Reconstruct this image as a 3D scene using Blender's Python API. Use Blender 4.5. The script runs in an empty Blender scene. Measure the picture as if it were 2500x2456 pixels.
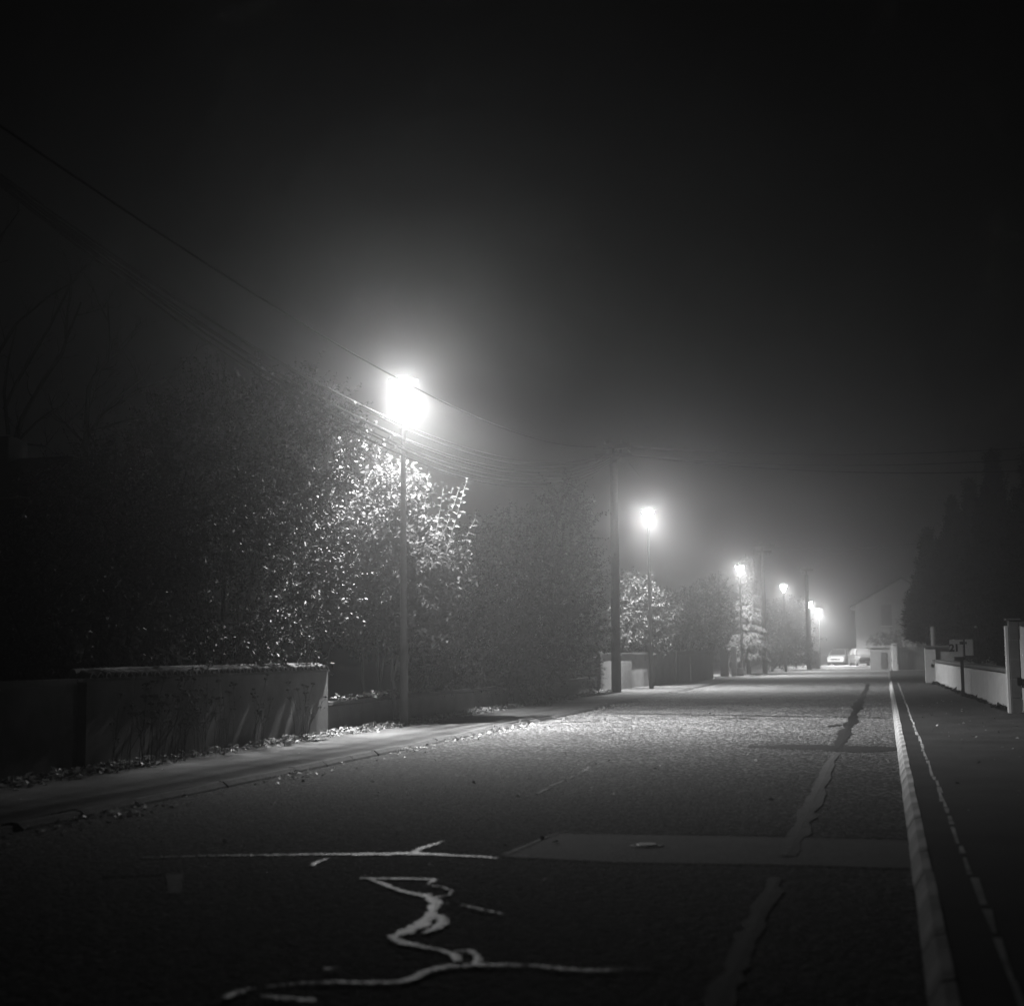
import bpy, bmesh, math, random
import numpy as np
from mathutils import Vector, Matrix

random.seed(7); RNG = np.random.default_rng(7)
scene = bpy.context.scene
COL = scene.collection

# ------------------------------------------------------------------ camera
# 80 mm lens on a 56 mm wide negative; the street runs along +Y, X to the right, metres.
CAM_H = 1.46
PITCH, YAW, ROLL = 5.8276, 14.1674, 0.6
FPX = 80 / 56 * 2500
th, ps, ro = map(math.radians, (PITCH, YAW, ROLL))
FW = Vector((-math.sin(ps) * math.cos(th), math.cos(ps) * math.cos(th), math.sin(th)))
R0 = Vector((math.cos(ps), math.sin(ps), 0)); U0 = R0.cross(FW)
RT = math.cos(ro) * R0 - math.sin(ro) * U0
UP = math.cos(ro) * U0 + math.sin(ro) * R0
EYE = Vector((0, 0, CAM_H))
cam = bpy.data.cameras.new('camera')
cam.sensor_fit = 'HORIZONTAL'; cam.sensor_width = 56; cam.lens = 80
cam.clip_start = 0.1; cam.clip_end = 3000
cam.dof.use_dof = True; cam.dof.focus_distance = 34; cam.dof.aperture_fstop = 2.8
co = bpy.data.objects.new('camera', cam); COL.objects.link(co)
co.matrix_world = Matrix(((RT.x, UP.x, -FW.x, 0), (RT.y, UP.y, -FW.y, 0), (RT.z, UP.z, -FW.z, CAM_H), (0, 0, 0, 1)))
scene.camera = co

def ray(px, py):
    return FW * FPX + RT * (px - 1250) - UP * (py - 1228)
def at(px, py, z=0.0):                      # photo position -> point on a level plane
    d = ray(px, py); return EYE + d * ((z - CAM_H) / d.z)
def atY(px, py, Y):                         # photo position -> point at a distance down the street
    d = ray(px, py); return EYE + d * (Y / d.y)
def atX(px, py, X):
    d = ray(px, py); return EYE + d * (X / d.x)

# ------------------------------------------------------------------ world, exposure, render
SKY = 0.0008
FOG_DENSITY, FOG_ANISO = 0.0075, 0.89
LAMP_P, LAMP_S = 660.0, 20000.0      # all-round glow of the bowl, and the hooded beam below it
world = bpy.data.worlds.new('World'); scene.world = world; world.use_nodes = True
wn, wl = world.node_tree.nodes, world.node_tree.links
bg = wn['Background']
sky = wn.new('ShaderNodeTexSky'); sky.sky_type = 'NISHITA'; sky.sun_disc = False
sky.sun_elevation = math.radians(4); sky.sun_rotation = math.radians(200)
bw = wn.new('ShaderNodeRGBToBW')
wl.new(sky.outputs[0], bw.inputs[0]); wl.new(bw.outputs[0], bg.inputs['Color'])
bg.inputs['Strength'].default_value = SKY
vs = scene.view_settings
scene.display_settings.display_device = 'sRGB'
vs.view_transform = 'Standard'; vs.look = 'None'; vs.exposure = 0.0; vs.gamma = 1.0; vs.use_curve_mapping = False
cy = scene.cycles
cy.use_denoising = True; cy.sample_clamp_direct = 60.0; cy.use_adaptive_sampling = False
try:
    cy.denoiser = 'OPENIMAGEDENOISE'; cy.denoising_input_passes = 'RGB_ALBEDO_NORMAL'
except Exception:
    pass
cy.max_bounces = 6; cy.diffuse_bounces = 2; cy.glossy_bounces = 2; cy.transmission_bounces = 3
cy.volume_bounces = 0; cy.transparent_max_bounces = 8
cy.sample_clamp_indirect = 0.6; cy.caustics_reflective = False; cy.caustics_refractive = False
cy.use_light_tree = True

# ------------------------------------------------------------------ materials (a black and white photograph: all greys)
def nodes_of(name):
    m = bpy.data.materials.new(name); m.use_nodes = True
    nt = m.node_tree; return m, nt.nodes, nt.links, nt.nodes['Principled BSDF']
def mix_grey(N, L, fac, a, b):
    mx = N.new('ShaderNodeMix'); mx.data_type = 'RGBA'
    L.new(fac, mx.inputs[0]); mx.inputs[6].default_value = (a, a, a, 1); mx.inputs[7].default_value = (b, b, b, 1)
    return mx.outputs[2]
def ramp(N, L, fac, lo, hi):
    r = N.new('ShaderNodeMapRange'); r.clamp = True
    r.inputs['From Min'].default_value = lo; r.inputs['From Max'].default_value = hi
    L.new(fac, r.inputs['Value']); return r.outputs[0]
def surf(name, a, b, scale=6.0, rough=0.8, bump=0.3, bscale=80.0, detail=6, spec=0.5, stretch=None, bdist=0.01, voro=False):
    """mottled surface: base colour runs between a and b, fine relief from bump"""
    m, N, L, P = nodes_of(name)
    tc = N.new('ShaderNodeTexCoord'); mp = N.new('ShaderNodeMapping'); L.new(tc.outputs['Object'], mp.inputs[0])
    if stretch: mp.inputs['Scale'].default_value = stretch
    n = N.new('ShaderNodeTexNoise'); n.inputs['Scale'].default_value = scale; n.inputs['Detail'].default_value = detail
    n.inputs['Roughness'].default_value = 0.65
    L.new(mp.outputs[0], n.inputs['Vector'])
    L.new(mix_grey(N, L, ramp(N, L, n.outputs[0], 0.3, 0.7), a, b), P.inputs['Base Color'])
    P.inputs['Roughness'].default_value = rough; P.inputs['Specular IOR Level'].default_value = spec
    if bump:
        if voro:
            h = N.new('ShaderNodeTexVoronoi'); h.inputs['Scale'].default_value = bscale
        else:
            h = N.new('ShaderNodeTexNoise'); h.inputs['Scale'].default_value = bscale; h.inputs['Detail'].default_value = 3
        L.new(tc.outputs['Object'], h.inputs['Vector'])
        bp = N.new('ShaderNodeBump'); bp.inputs['Strength'].default_value = bump; bp.inputs['Distance'].default_value = bdist
        L.new(h.outputs[0], bp.inputs['Height']); L.new(bp.outputs[0], P.inputs['Normal'])
    return m
def leafy(name, a, b, trans=0.25, rough=0.5, spec=0.4):
    m, N, L, P = nodes_of(name)
    g = N.new('ShaderNodeNewGeometry')
    c = mix_grey(N, L, g.outputs['Random Per Island'], a, b)
    L.new(c, P.inputs['Base Color'])
    P.inputs['Roughness'].default_value = rough; P.inputs['Specular IOR Level'].default_value = spec
    t = N.new('ShaderNodeBsdfTranslucent'); L.new(c, t.inputs['Color'])
    ms = N.new('ShaderNodeMixShader'); ms.inputs[0].default_value = trans
    L.new(P.outputs[0], ms.inputs[1]); L.new(t.outputs[0], ms.inputs[2])
    L.new(ms.outputs[0], N['Material Output'].inputs['Surface'])
    return m
def asphalt(name, a, b, gscale, bump, rough):
    m, N, L, P = nodes_of(name)
    tc = N.new('ShaderNodeTexCoord')
    big = N.new('ShaderNodeTexNoise'); big.inputs['Scale'].default_value = 0.5; big.inputs['Detail'].default_value = 5
    v = N.new('ShaderNodeTexVoronoi'); v.inputs['Scale'].default_value = gscale; v.inputs['Randomness'].default_value = 1
    f = N.new('ShaderNodeTexNoise'); f.inputs['Scale'].default_value = gscale * 0.45; f.inputs['Detail'].default_value = 4
    for t in (big, v, f): L.new(tc.outputs['Object'], t.inputs['Vector'])
    # single pale stones in the binder
    bwn = N.new('ShaderNodeRGBToBW'); L.new(v.outputs['Color'], bwn.inputs[0])
    stone = mix_grey(N, L, ramp(N, L, bwn.outputs[0], 0.55, 0.95), a, b)
    mul = N.new('ShaderNodeMix'); mul.data_type = 'RGBA'; mul.blend_type = 'MULTIPLY'; mul.inputs[0].default_value = 1
    L.new(stone, mul.inputs[6])
    L.new(mix_grey(N, L, ramp(N, L, big.outputs[0], 0.35, 0.65), 0.75, 1.15), mul.inputs[7])
    L.new(mul.outputs[2], P.inputs['Base Color'])
    P.inputs['Roughness'].default_value = rough; P.inputs['Specular IOR Level'].default_value = 0.2; P.inputs['Diffuse Roughness'].default_value = 1.0
    ad = N.new('ShaderNodeMath'); ad.operation = 'ADD'
    L.new(v.outputs['Distance'], ad.inputs[0]); L.new(f.outputs[0], ad.inputs[1])
    bp = N.new('ShaderNodeBump'); bp.inputs['Strength'].default_value = bump; bp.inputs['Distance'].default_value = 0.016; bp.invert = True
    L.new(ad.outputs[0], bp.inputs['Height']); L.new(bp.outputs[0], P.inputs['Normal'])
    return m

M = {}
M['soil'] = surf('soil', 0.03, 0.07, 2.0, 0.95, 0.6, 30)
M['asphalt'] = asphalt('asphalt', 0.05, 0.64, 26, 1.0, 0.95)
M['pavement'] = surf('pavement_asphalt', 0.055, 0.18, 1.0, 0.95, 0.6, 50, spec=0.15)
M['pavement_right'] = surf('pavement_dark', 0.022, 0.055, 1.1, 0.95, 0.5, 70, spec=0.15)
M['patch'] = surf('trench_asphalt_seam_gloss', 0.06, 0.10, 3, 0.85, 0.4, 120, spec=0.2)  # on the near lane seams its paler tone stands for gloss
M['tar'] = surf('tar', 0.012, 0.022, 8, 0.75, 0.5, 60, bdist=0.006, spec=0.15)
M['tar_gloss'] = surf('glossy_tar', 0.05, 0.30, 18, 0.48, 1.0, 40, bdist=0.009)  # the tar's sheen is put partly into this pale base colour
M['kerb'] = surf('kerb_concrete', 0.16, 0.66, 2.6, 0.9, 0.8, 45, spec=0.2)
M['kerb_left'] = surf('kerb_stone', 0.06, 0.15, 4, 0.9, 0.7, 45, spec=0.2)
M['render_wall'] = surf('rendered_wall', 0.08, 0.22, 1.1, 0.95, 0.5, 45, detail=10, spec=0.15)
M['low_wall'] = surf('low_concrete_wall', 0.17, 0.28, 2.0, 0.92, 0.4, 40)
M['pale_wall'] = surf('pale_render', 0.34, 0.46, 1.4, 0.9, 0.3, 70, stretch=(1, 1, 0.35))
M['white'] = surf('white_paint', 0.62, 0.78, 2.0, 0.55, 0.1, 40, stretch=(1, 1, 0.4))
M['coping'] = surf('dark_coping', 0.05, 0.10, 3.0, 0.85, 0.4, 50)
M['tile'] = surf('clay_tile', 0.06, 0.14, 7.0, 0.75, 0.4, 60)
M['block'] = surf('concrete_block', 0.05, 0.09, 6.0, 0.92, 0.5, 70)
M['wood_pole'] = surf('weathered_wood_pole', 0.05, 0.085, 3.0, 0.9, 0.5, 20, stretch=(8, 8, 0.6), spec=0.15)
M['galv'] = surf('galvanised_steel', 0.05, 0.08, 9.0, 0.5, 0.12, 50)
M['dark_metal'] = surf('dark_metal', 0.025, 0.045, 9.0, 0.7, 0.1, 50, spec=0.2)
M['porcelain'] = surf('insulator_porcelain', 0.10, 0.16, 9.0, 0.3, 0, 50)
M['wire'] = surf('bare_wire', 0.03, 0.045, 5.0, 0.6, 0, 50, spec=0.04)
M['wire_unlit'] = surf('unlit_wire', 0.008, 0.012, 5.0, 0.8, 0, 50, spec=0.0)  # dark copy of the wire: lack of lamplight put into its colour
M['bark'] = surf('bark', 0.005, 0.012, 8.0, 0.95, 0.7, 40, stretch=(3, 3, 0.7), spec=0.0)
M['pale_bark'] = surf('pale_bark', 0.035, 0.07, 8.0, 0.85, 0.6, 40, stretch=(3, 3, 0.7))
M['stem'] = surf('smooth_pale_bark', 0.2, 0.32, 8.0, 0.85, 0.5, 40, stretch=(3, 3, 0.7))
M['stalk'] = surf('dry_stalk', 0.06, 0.11, 9.0, 0.9, 0, 40)
M['roof'] = surf('roof_tiles', 0.012, 0.025, 6.0, 0.95, 0.5, 20, spec=0.03)
M['house_wall'] = surf('house_render', 0.26, 0.38, 0.8, 0.9, 0.2, 40)
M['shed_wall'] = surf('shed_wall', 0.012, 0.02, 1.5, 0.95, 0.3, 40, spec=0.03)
M['shutter'] = surf('shutter_paint', 0.10, 0.14, 3.0, 0.6, 0.1, 40)
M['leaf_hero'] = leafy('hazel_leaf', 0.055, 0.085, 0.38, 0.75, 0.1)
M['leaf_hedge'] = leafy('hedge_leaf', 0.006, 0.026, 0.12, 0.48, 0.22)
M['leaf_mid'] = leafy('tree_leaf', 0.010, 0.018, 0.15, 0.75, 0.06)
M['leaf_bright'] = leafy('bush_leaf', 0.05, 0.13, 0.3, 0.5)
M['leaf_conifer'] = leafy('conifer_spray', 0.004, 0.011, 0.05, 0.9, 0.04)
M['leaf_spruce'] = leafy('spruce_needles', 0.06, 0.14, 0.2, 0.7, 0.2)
M['leaf_dead'] = leafy('dead_leaf', 0.10, 0.60, 0.2, 0.55)
M['black_paint'] = surf('black_paint', 0.008, 0.014, 9.0, 0.7, 0, 50, spec=0.1)
M['rubber'] = surf('rubber', 0.02, 0.035, 9.0, 0.8, 0, 50)
M['car_white'] = surf('white_car_paint', 0.68, 0.74, 2.0, 0.25, 0, 50)
M['car_dark'] = surf('dark_car_paint', 0.03, 0.05, 2.0, 0.25, 0, 50)
M['car_glass'] = surf('car_glass', 0.04, 0.06, 2.0, 0.45, 0, 50, spec=0.4)
M['chrome'] = surf('bright_trim', 0.55, 0.65, 2.0, 0.2, 0, 50)
def make_bowl():
    m, N, L, P = nodes_of('lamp_bowl'); N.remove(P)
    t = N.new('ShaderNodeBsdfTransparent'); t.inputs[0].default_value = (0.9, 0.9, 0.9, 1)
    e = N.new('ShaderNodeEmission'); e.inputs['Strength'].default_value = 30
    s = N.new('ShaderNodeAddShader'); L.new(t.outputs[0], s.inputs[0]); L.new(e.outputs[0], s.inputs[1])
    L.new(s.outputs[0], N['Material Output'].inputs['Surface']); m.cycles.emission_sampling = 'NONE'
    return m
M['bowl'] = make_bowl()

# ------------------------------------------------------------------ mesh helpers
class MB:
    def __init__(s): s.v = []; s.f = []
    def face(s, *pts):
        b = len(s.v); s.v += [tuple(p) for p in pts]; s.f.append(tuple(range(b, b + len(pts)))); return s
    def box(s, x0, y0, z0, x1, y1, z1, bev=0.0):
        if bev <= 0:
            b = len(s.v)
            s.v += [(x, y, z) for z in (z0, z1) for y in (y0, y1) for x in (x0, x1)]
            s.f += [tuple(b + i for i in q) for q in ((0, 2, 3, 1), (4, 5, 7, 6), (0, 1, 5, 4), (2, 6, 7, 3), (0, 4, 6, 2), (1, 3, 7, 5))]
        else:                                # chamfered on the four upright and the top edges
            def ring(z, i):
                return [(x0 + i + bev, y0 + i, z), (x1 - i - bev, y0 + i, z), (x1 - i, y0 + i + bev, z), (x1 - i, y1 - i - bev, z),
                        (x1 - i - bev, y1 - i, z), (x0 + i + bev, y1 - i, z), (x0 + i, y1 - i - bev, z), (x0 + i, y0 + i + bev, z)]
            s.loft([ring(z0, 0), ring(z1 - bev, 0), ring(z1, bev)])
        return s
    def loft(s, rings, cap0=True, cap1=True):
        n = len(rings[0]); b = len(s.v)
        for r in rings: s.v += [tuple(p) for p in r]
        for k in range(len(rings) - 1):
            for i in range(n):
                j = (i + 1) % n
                s.f.append((b + k * n + i, b + k * n + j, b + (k + 1) * n + j, b + (k + 1) * n + i))
        if cap0: s.f.append(tuple(b + i for i in range(n - 1, -1, -1)))
        if cap1: s.f.append(tuple(b + (len(rings) - 1) * n + i for i in range(n)))
        return s
    def tube(s, pts, radii, n=6, caps=True):
        pts = [Vector(p) for p in pts]
        if not hasattr(radii, '__len__'): radii = [radii] * len(pts)
        rings = []; a = None
        for k, p in enumerate(pts):
            t = (pts[min(k + 1, len(pts) - 1)] - pts[max(k - 1, 0)]).normalized()
            if a is None:
                a = t.orthogonal().normalized()
            else:
                a = (a - t * a.dot(t)); a = a.normalized() if a.length > 1e-6 else t.orthogonal().normalized()
            c = t.cross(a)
            rings.append([p + radii[k] * (math.cos(2 * math.pi * i / n) * a + math.sin(2 * math.pi * i / n) * c) for i in range(n)])
        return s.loft(rings, caps, caps)
    def lathe(s, prof, c=(0, 0, 0), n=16):
        rings = [[(c[0] + r * math.cos(2 * math.pi * i / n), c[1] + r * math.sin(2 * math.pi * i / n), c[2] + z) for i in range(n)] for r, z in prof]
        return s.loft(rings)
    def build(s, name, mat, parent=None, loc=None, smooth=False, kind=None):
        me = bpy.data.meshes.new(name); me.from_pydata(s.v, [], s.f); me.update()
        if smooth: me.shade_smooth()
        return link(name, me, mat, parent, loc, kind)
def link(name, me, mat, parent=None, loc=None, kind=None):
    if mat and not me.materials: me.materials.append(mat)
    o = bpy.data.objects.new(name, me); COL.objects.link(o)
    if parent: o.parent = parent
    if loc is not None: o.location = loc
    if kind: o['kind'] = kind
    return o
def tag(o, label=None, cat=None, group=None, kind=None):
    if label: o['label'] = label
    if cat: o['category'] = cat
    if group: o['group'] = group
    if kind: o['kind'] = kind
    return o
def thing(name, label, cat, loc=(0, 0, 0), rz=0.0, group=None):
    o = bpy.data.objects.new(name, None); o.empty_display_size = 0.3; COL.objects.link(o)
    o.location = loc; o.rotation_euler = (0, 0, rz)
    return tag(o, label, cat, group)
def bevel(o, w, seg=2):
    m = o.modifiers.new('bevel', 'BEVEL'); m.width = w; m.segments = seg; m.limit_method = 'ANGLE'
    return o
def sheet(name, pts, z, mat, kind='structure'):
    mb = MB(); mb.face(*[(p[0], p[1], z) for p in pts]); o = mb.build(name, mat); o['kind'] = kind; return o

# leaves: arrays of leaf blades (a folded four-triangle blade each)
def leaf_mesh(name, P, D, Nn, length, width, curl=0.18):
    """P base points, D pointing directions, Nn face normals (n,3); length/width arrays"""
    P = np.asarray(P, float); n = len(P)
    D = np.asarray(D, float); D /= np.linalg.norm(D, axis=1, keepdims=True) + 1e-9
    Nn = np.asarray(Nn, float); Nn = Nn - D * np.sum(D * Nn, 1, keepdims=True); Nn /= np.linalg.norm(Nn, axis=1, keepdims=True) + 1e-9
    S = np.cross(D, Nn); l = np.asarray(length, float).reshape(-1, 1); w = np.asarray(width, float).reshape(-1, 1)
    mid = P + D * l * 0.45 - Nn * w * curl; tip = P + D * l - Nn * l * curl
    a = P + D * l * 0.42 + S * w * 0.5 + Nn * w * 0.12; b = P + D * l * 0.42 - S * w * 0.5 + Nn * w * 0.12
    V = np.stack([P, a, tip, b, mid], 1).reshape(-1, 3)
    k = (np.arange(n) * 5)[:, None]
    T = np.concatenate([k + [0, 4, 1], k + [1, 4, 2], k + [2, 4, 3], k + [3, 4, 0]], 1).reshape(-1, 3)
    return raw_mesh(name, V, T)
def raw_mesh(name, V, T):
    me = bpy.data.meshes.new(name)
    me.vertices.add(len(V)); me.vertices.foreach_set('co', np.ascontiguousarray(V, dtype=np.float32).ravel())
    nt = len(T); me.loops.add(nt * 3); me.loops.foreach_set('vertex_index', np.ascontiguousarray(T, dtype=np.int32).ravel())
    me.polygons.add(nt); me.polygons.foreach_set('loop_start', np.arange(0, nt * 3, 3, dtype=np.int32))
    me.polygons.foreach_set('loop_total', np.full(nt, 3, dtype=np.int32))
    me.update(); me.validate(); return me
def unit(v): return v / (np.linalg.norm(v, axis=-1, keepdims=True) + 1e-9)
def twig_leaves(base, dirs, tlen, per, leaf_len, aspect=0.55, spread=0.9, droop=0.15, rng=RNG, jitter=0.35):
    """leaf placement along many straight twigs; returns P, D, N, L, W"""
    n = len(base); dirs = unit(np.asarray(dirs, float))
    t = (np.arange(per) + 0.6) / per
    P = base[:, None, :] + dirs[:, None, :] * (tlen[:, None, None] * t[None, :, None])
    P[..., 2] -= droop * (tlen[:, None] * t[None, :]) ** 2
    ref = unit(rng.normal(size=(n, 3))); side = unit(np.cross(dirs, ref))[:, None, :]
    sgn = np.where(np.arange(per) % 2 == 0, 1.0, -1.0)[None, :, None]
    D = dirs[:, None, :] * 0.6 + side * sgn * spread + rng.normal(size=(n, per, 3)) * jitter
    D[..., 2] -= 0.25
    Nn = np.array([0, 0, 1.0])[None, None, :] + rng.normal(size=(n, per, 3)) * 0.55
    L = leaf_len * rng.uniform(0.6, 1.25, size=(n, per)); L[:, -1] *= 0.8
    return P.reshape(-1, 3), D.reshape(-1, 3), Nn.reshape(-1, 3), L.ravel(), (L * aspect).ravel()
def twig_stems(mb, base, dirs, tlen, r=0.008, droop=0.15):
    for b, d, l in zip(base, unit(np.asarray(dirs, float)), tlen):
        p1 = b + d * l * 0.55; p1[2] -= droop * (l * 0.55) ** 2; p2 = b + d * l; p2[2] -= droop * l * l
        mb.tube([b, p1, p2], [r, r * 0.7, r * 0.3], 3, False)
def cat(*sets): return [np.concatenate(a) for a in zip(*sets)]
def lobe_points(lobes, n, rng=RNG, shell=0.55):
    """points near the surface of overlapping ellipsoids, with outward directions"""
    vol = np.array([l[3] * l[4] * l[5] for l in lobes]) ** (2 / 3); pick = rng.choice(len(lobes), n, p=vol / vol.sum())
    c = np.array([l[:3] for l in lobes])[pick]; r = np.array([l[3:6] for l in lobes])[pick]
    u = unit(rng.normal(size=(n, 3))); rad = (shell + (1 - shell) * rng.random(n) ** 0.6)[:, None]
    return c + u * r * rad, unit(u / r)

# ------------------------------------------------------------------ the ground
GY0, GY1 = -40, 600
KL, KR = -7.12, 0.12                         # the two kerb lines
sheet('ground', [(-600, -600), (600, -600), (600, 900), (-600, 900)], -0.03, M['soil'])
def strip_grid(name, x0, x1, y0, y1, z, mat, nx=2, step=1.0, amp=0.0):
    mb = MB(); ys = np.arange(y0, y1 + 1e-6, step); xs = np.linspace(x0, x1, nx + 1)
    for y in ys:
        for x in xs: mb.v.append((x, y, z + amp * (math.sin(x * 1.3 + y * 0.37) + math.sin(y * 0.9 - x * 2.1)) * 0.5))
    n = nx + 1
    for j in range(len(ys) - 1):
        for i in range(nx): mb.f.append((j * n + i, j * n + i + 1, (j + 1) * n + i + 1, (j + 1) * n + i))
    o = mb.build(name, mat); o['kind'] = 'structure'; return o
road = strip_grid('road', KL + 0.001, KR, GY0, 220, 0.0, M['asphalt'], 8, 1.0, 0.0)
pav_l = strip_grid('pavement', -9.75, KL - 0.13, GY0, 92, 0.065, M['pavement'], 4, 1.0, 0.012)
pav_r = strip_grid('pavement', 0.24, 3.6, GY0, 93, 0.106, M['pavement_right'], 4, 1.0, 0.002)  # dark tone right up to the stone stands for the kerb's dimmer top
yard_l = sheet('garden_ground', [(-60, -40), (-9.6, -40), (-9.6, 220), (-60, 220)], 0.03, M['soil'])
yard_r = sheet('garden_ground', [(3.6, -40), (60, -40), (60, 93), (3.6, 93)], 0.06, M['soil'])
forecourt = sheet('forecourt', [(KR, 93), (40, 93), (40, 136), (KR, 136)], 0.012, M['pavement'])
# kerbs, stone by stone
def stone(name, prof, length, mat):
    mb = MB(); g = 0.006
    r0 = [(x, g, z) for x, z in prof]; r1 = [(x, length - g, z) for x, z in prof]
    mb.loft([r1, r0]); me = bpy.data.meshes.new(name); me.from_pydata(mb.v, [], mb.f); me.update(); me.materials.append(mat); return me
kr = MB(); kr.loft([[(x, 93, z) for x, z in ((0.13, -0.02), (0.18, 0.08), (0.238, 0.09), (0.238, -0.02))], [(x, GY0, z) for x, z in ((0.13, -0.02), (0.18, 0.08), (0.238, 0.09), (0.238, -0.02))]])
kerb_r = kr.build('kerb', M['kerb_left'], kind='structure')
kl = MB(); kl.loft([[(x, 92, z) for x, z in ((-7.24, -0.02), (-7.24, 0.05), (-7.2, 0.045), (-7.13, -0.02))], [(x, GY0, z) for x, z in ((-7.24, -0.02), (-7.24, 0.05), (-7.2, 0.045), (-7.13, -0.02))]])
kerb_l = kl.build('kerb', M['kerb_left'], kind='structure')
sr = stone('kerb_stone', [(0.120, -0.01), (0.124, 0.008), (0.168, 0.082), (0.182, 0.100), (0.235, 0.110), (0.235, -0.01)], 1.0, M['kerb'])  # narrow pale stone: brightness of the lamp-facing side put into its colour
sl = stone('kerb_stone', [(-.065, -0.01), (-.065, 0.074), (-.005, 0.070), (.05, 0.028), (.072, -0.01)], 1.0, M['kerb_left'])
for i in range(60):
    o = link('kerb_stone', sr, None, kerb_r, (random.uniform(-.003, .003), 3.42 + i, random.uniform(-.004, .003))); o.rotation_euler = (random.uniform(-.003, .003), 0, random.uniform(-.003, .003))
for i in range(70):
    y = 11.2 + i
    if 28 < y < 31.5: continue               # dropped kerb at a drive
    o = link('kerb_stone', sl, None, kerb_l, (-7.18 + random.uniform(-.008, .006), y, random.uniform(-.012, .004))); o.rotation_euler = (random.uniform(-.008, .008), random.uniform(-.06, .06) * .2, random.uniform(-.012, .012))
# crack between kerb and right pavement, filled with pale grit
mb = MB(); y = 3.5; rr = random.Random(4)
while y < 60:
    l = rr.uniform(0.35, 1.0); w0, w1 = rr.uniform(.008, .026), rr.uniform(.008, .026); xo = rr.uniform(-.012, .012)
    mb.face((0.452 + xo - w0, y, .1095), (0.452 + xo + w0, y, .1095), (0.458 + xo + w1, y + l, .1095), (0.458 + xo - w1, y + l, .1095)); y += l + rr.uniform(0, .25) * (rr.random() < .5)
mb.build('joint_grit', M['kerb'], kerb_r)

# ------------------------------------------------------------------ road markings of repair
def ribbon(name, pix, widths, z, mat, parent=None, seed=1, sub=3, wj=0.15, photo=True):
    """irregular poured strip along points (given on the photo's ground), widths in metres"""
    r = random.Random(seed); pts = [at(*p) if photo else Vector((p[0], p[1], 0)) for p in pix]
    P, W = [], []
    for k in range(len(pts) - 1):
        for s in range(sub):
            t = s / sub; P.append(pts[k].lerp(pts[k + 1], t)); W.append(widths[k] * (1 - t) + widths[k + 1] * t)
    P.append(pts[-1]); W.append(widths[-1]); mb = MB(); L, Rr = [], []
    for k, p in enumerate(P):
        t = (P[min(k + 1, len(P) - 1)] - P[max(k - 1, 0)]); t.z = 0; t.normalize(); n = Vector((-t.y, t.x, 0))
        L.append(p + n * W[k] * (0.5 + r.uniform(-wj, wj))); Rr.append(p - n * W[k] * (0.5 + r.uniform(-wj, wj)))
    for k, p in enumerate(P): mb.v.append((L[k].x, L[k].y, z)); mb.v.append((Rr[k].x, Rr[k].y, z)); mb.v.append((P[k].x, P[k].y, z + .003))
    for k in range(len(P) - 1):
        a = 3 * k; b = a + 3; mb.f += [(a, a + 2, b + 2, b), (a + 2, a + 1, b + 1, b + 2)]
    return mb.build(name, mat, parent)
# old trench, patched with a finer asphalt
patch = sheet('trench_patch', [tuple(at(x, y))[:2] for x, y in ((1225, 2092), (1360, 2036), (1700, 2040), (2232, 2052), (2245, 2122), (1900, 2112), (1500, 2106))], 0.004, M['patch'])
ribbon('tar_seam', [(1232, 2088), (1365, 2034), (1700, 2038), (2225, 2050)], [.05, .04, .03, .03], 0.008, M['tar'], road, 3)
# seam along the lane
sm = [(-0.71, y) for y in (63, 56, 50, 45, 40, 37, 34, 31, 28.5, 26, 24, 22.2)]
ribbon('tar_seam', sm, [.12, .14, .16, .18, .2, .24, .14, .24, .18, .22, .15, .17], 0.008, M['tar'], road, 5, 4, .24, False)
ribbon('tar_seam', [(-0.72, y) for y in (21, 18.5, 16, 13.6, 12, 10.7)], [.10, .13, .14, .16, .15, .1], 0.008, M['patch'], road, 6, 4, .24, False)  # nearer length: gloss of the tar painted as a paler colour
ribbon('tar_seam', [(-0.72, y) for y in (9.7, 9, 8.2, 7.6, 7, 6.4, 5.4)], [.09, .12, .13, .12, .10, .12, .12], 0.008, M['patch'], road, 8, 4, .22, False)  # same paler colour in place of tar gloss
ribbon('tar_band', [(1828, 1822), (1950, 1823), (2100, 1828), (2182, 1833)], [.5, 1.0, 1.25, 1.2], 0.0045, M['tar'], road, 9, 5, .08)
ribbon('tar_seam', [(1500, 1743), (1700, 1745), (1900, 1749), (2060, 1751), (2170, 1754)], [.12, .16, .2, .16, .12], 0.0125, M['tar'], road, 10)
ribbon('tar_seam', [(1750, 1757), (1800, 1754), (1850, 1756)], [.1, .2, .1], 0.0125, M['tar'], road, 11)
ribbon('tar_seam', [(2015, 1774), (2060, 1771), (2080, 1770)], [.12, .3, .1], 0.0125, M['tar'], road, 12)
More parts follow.
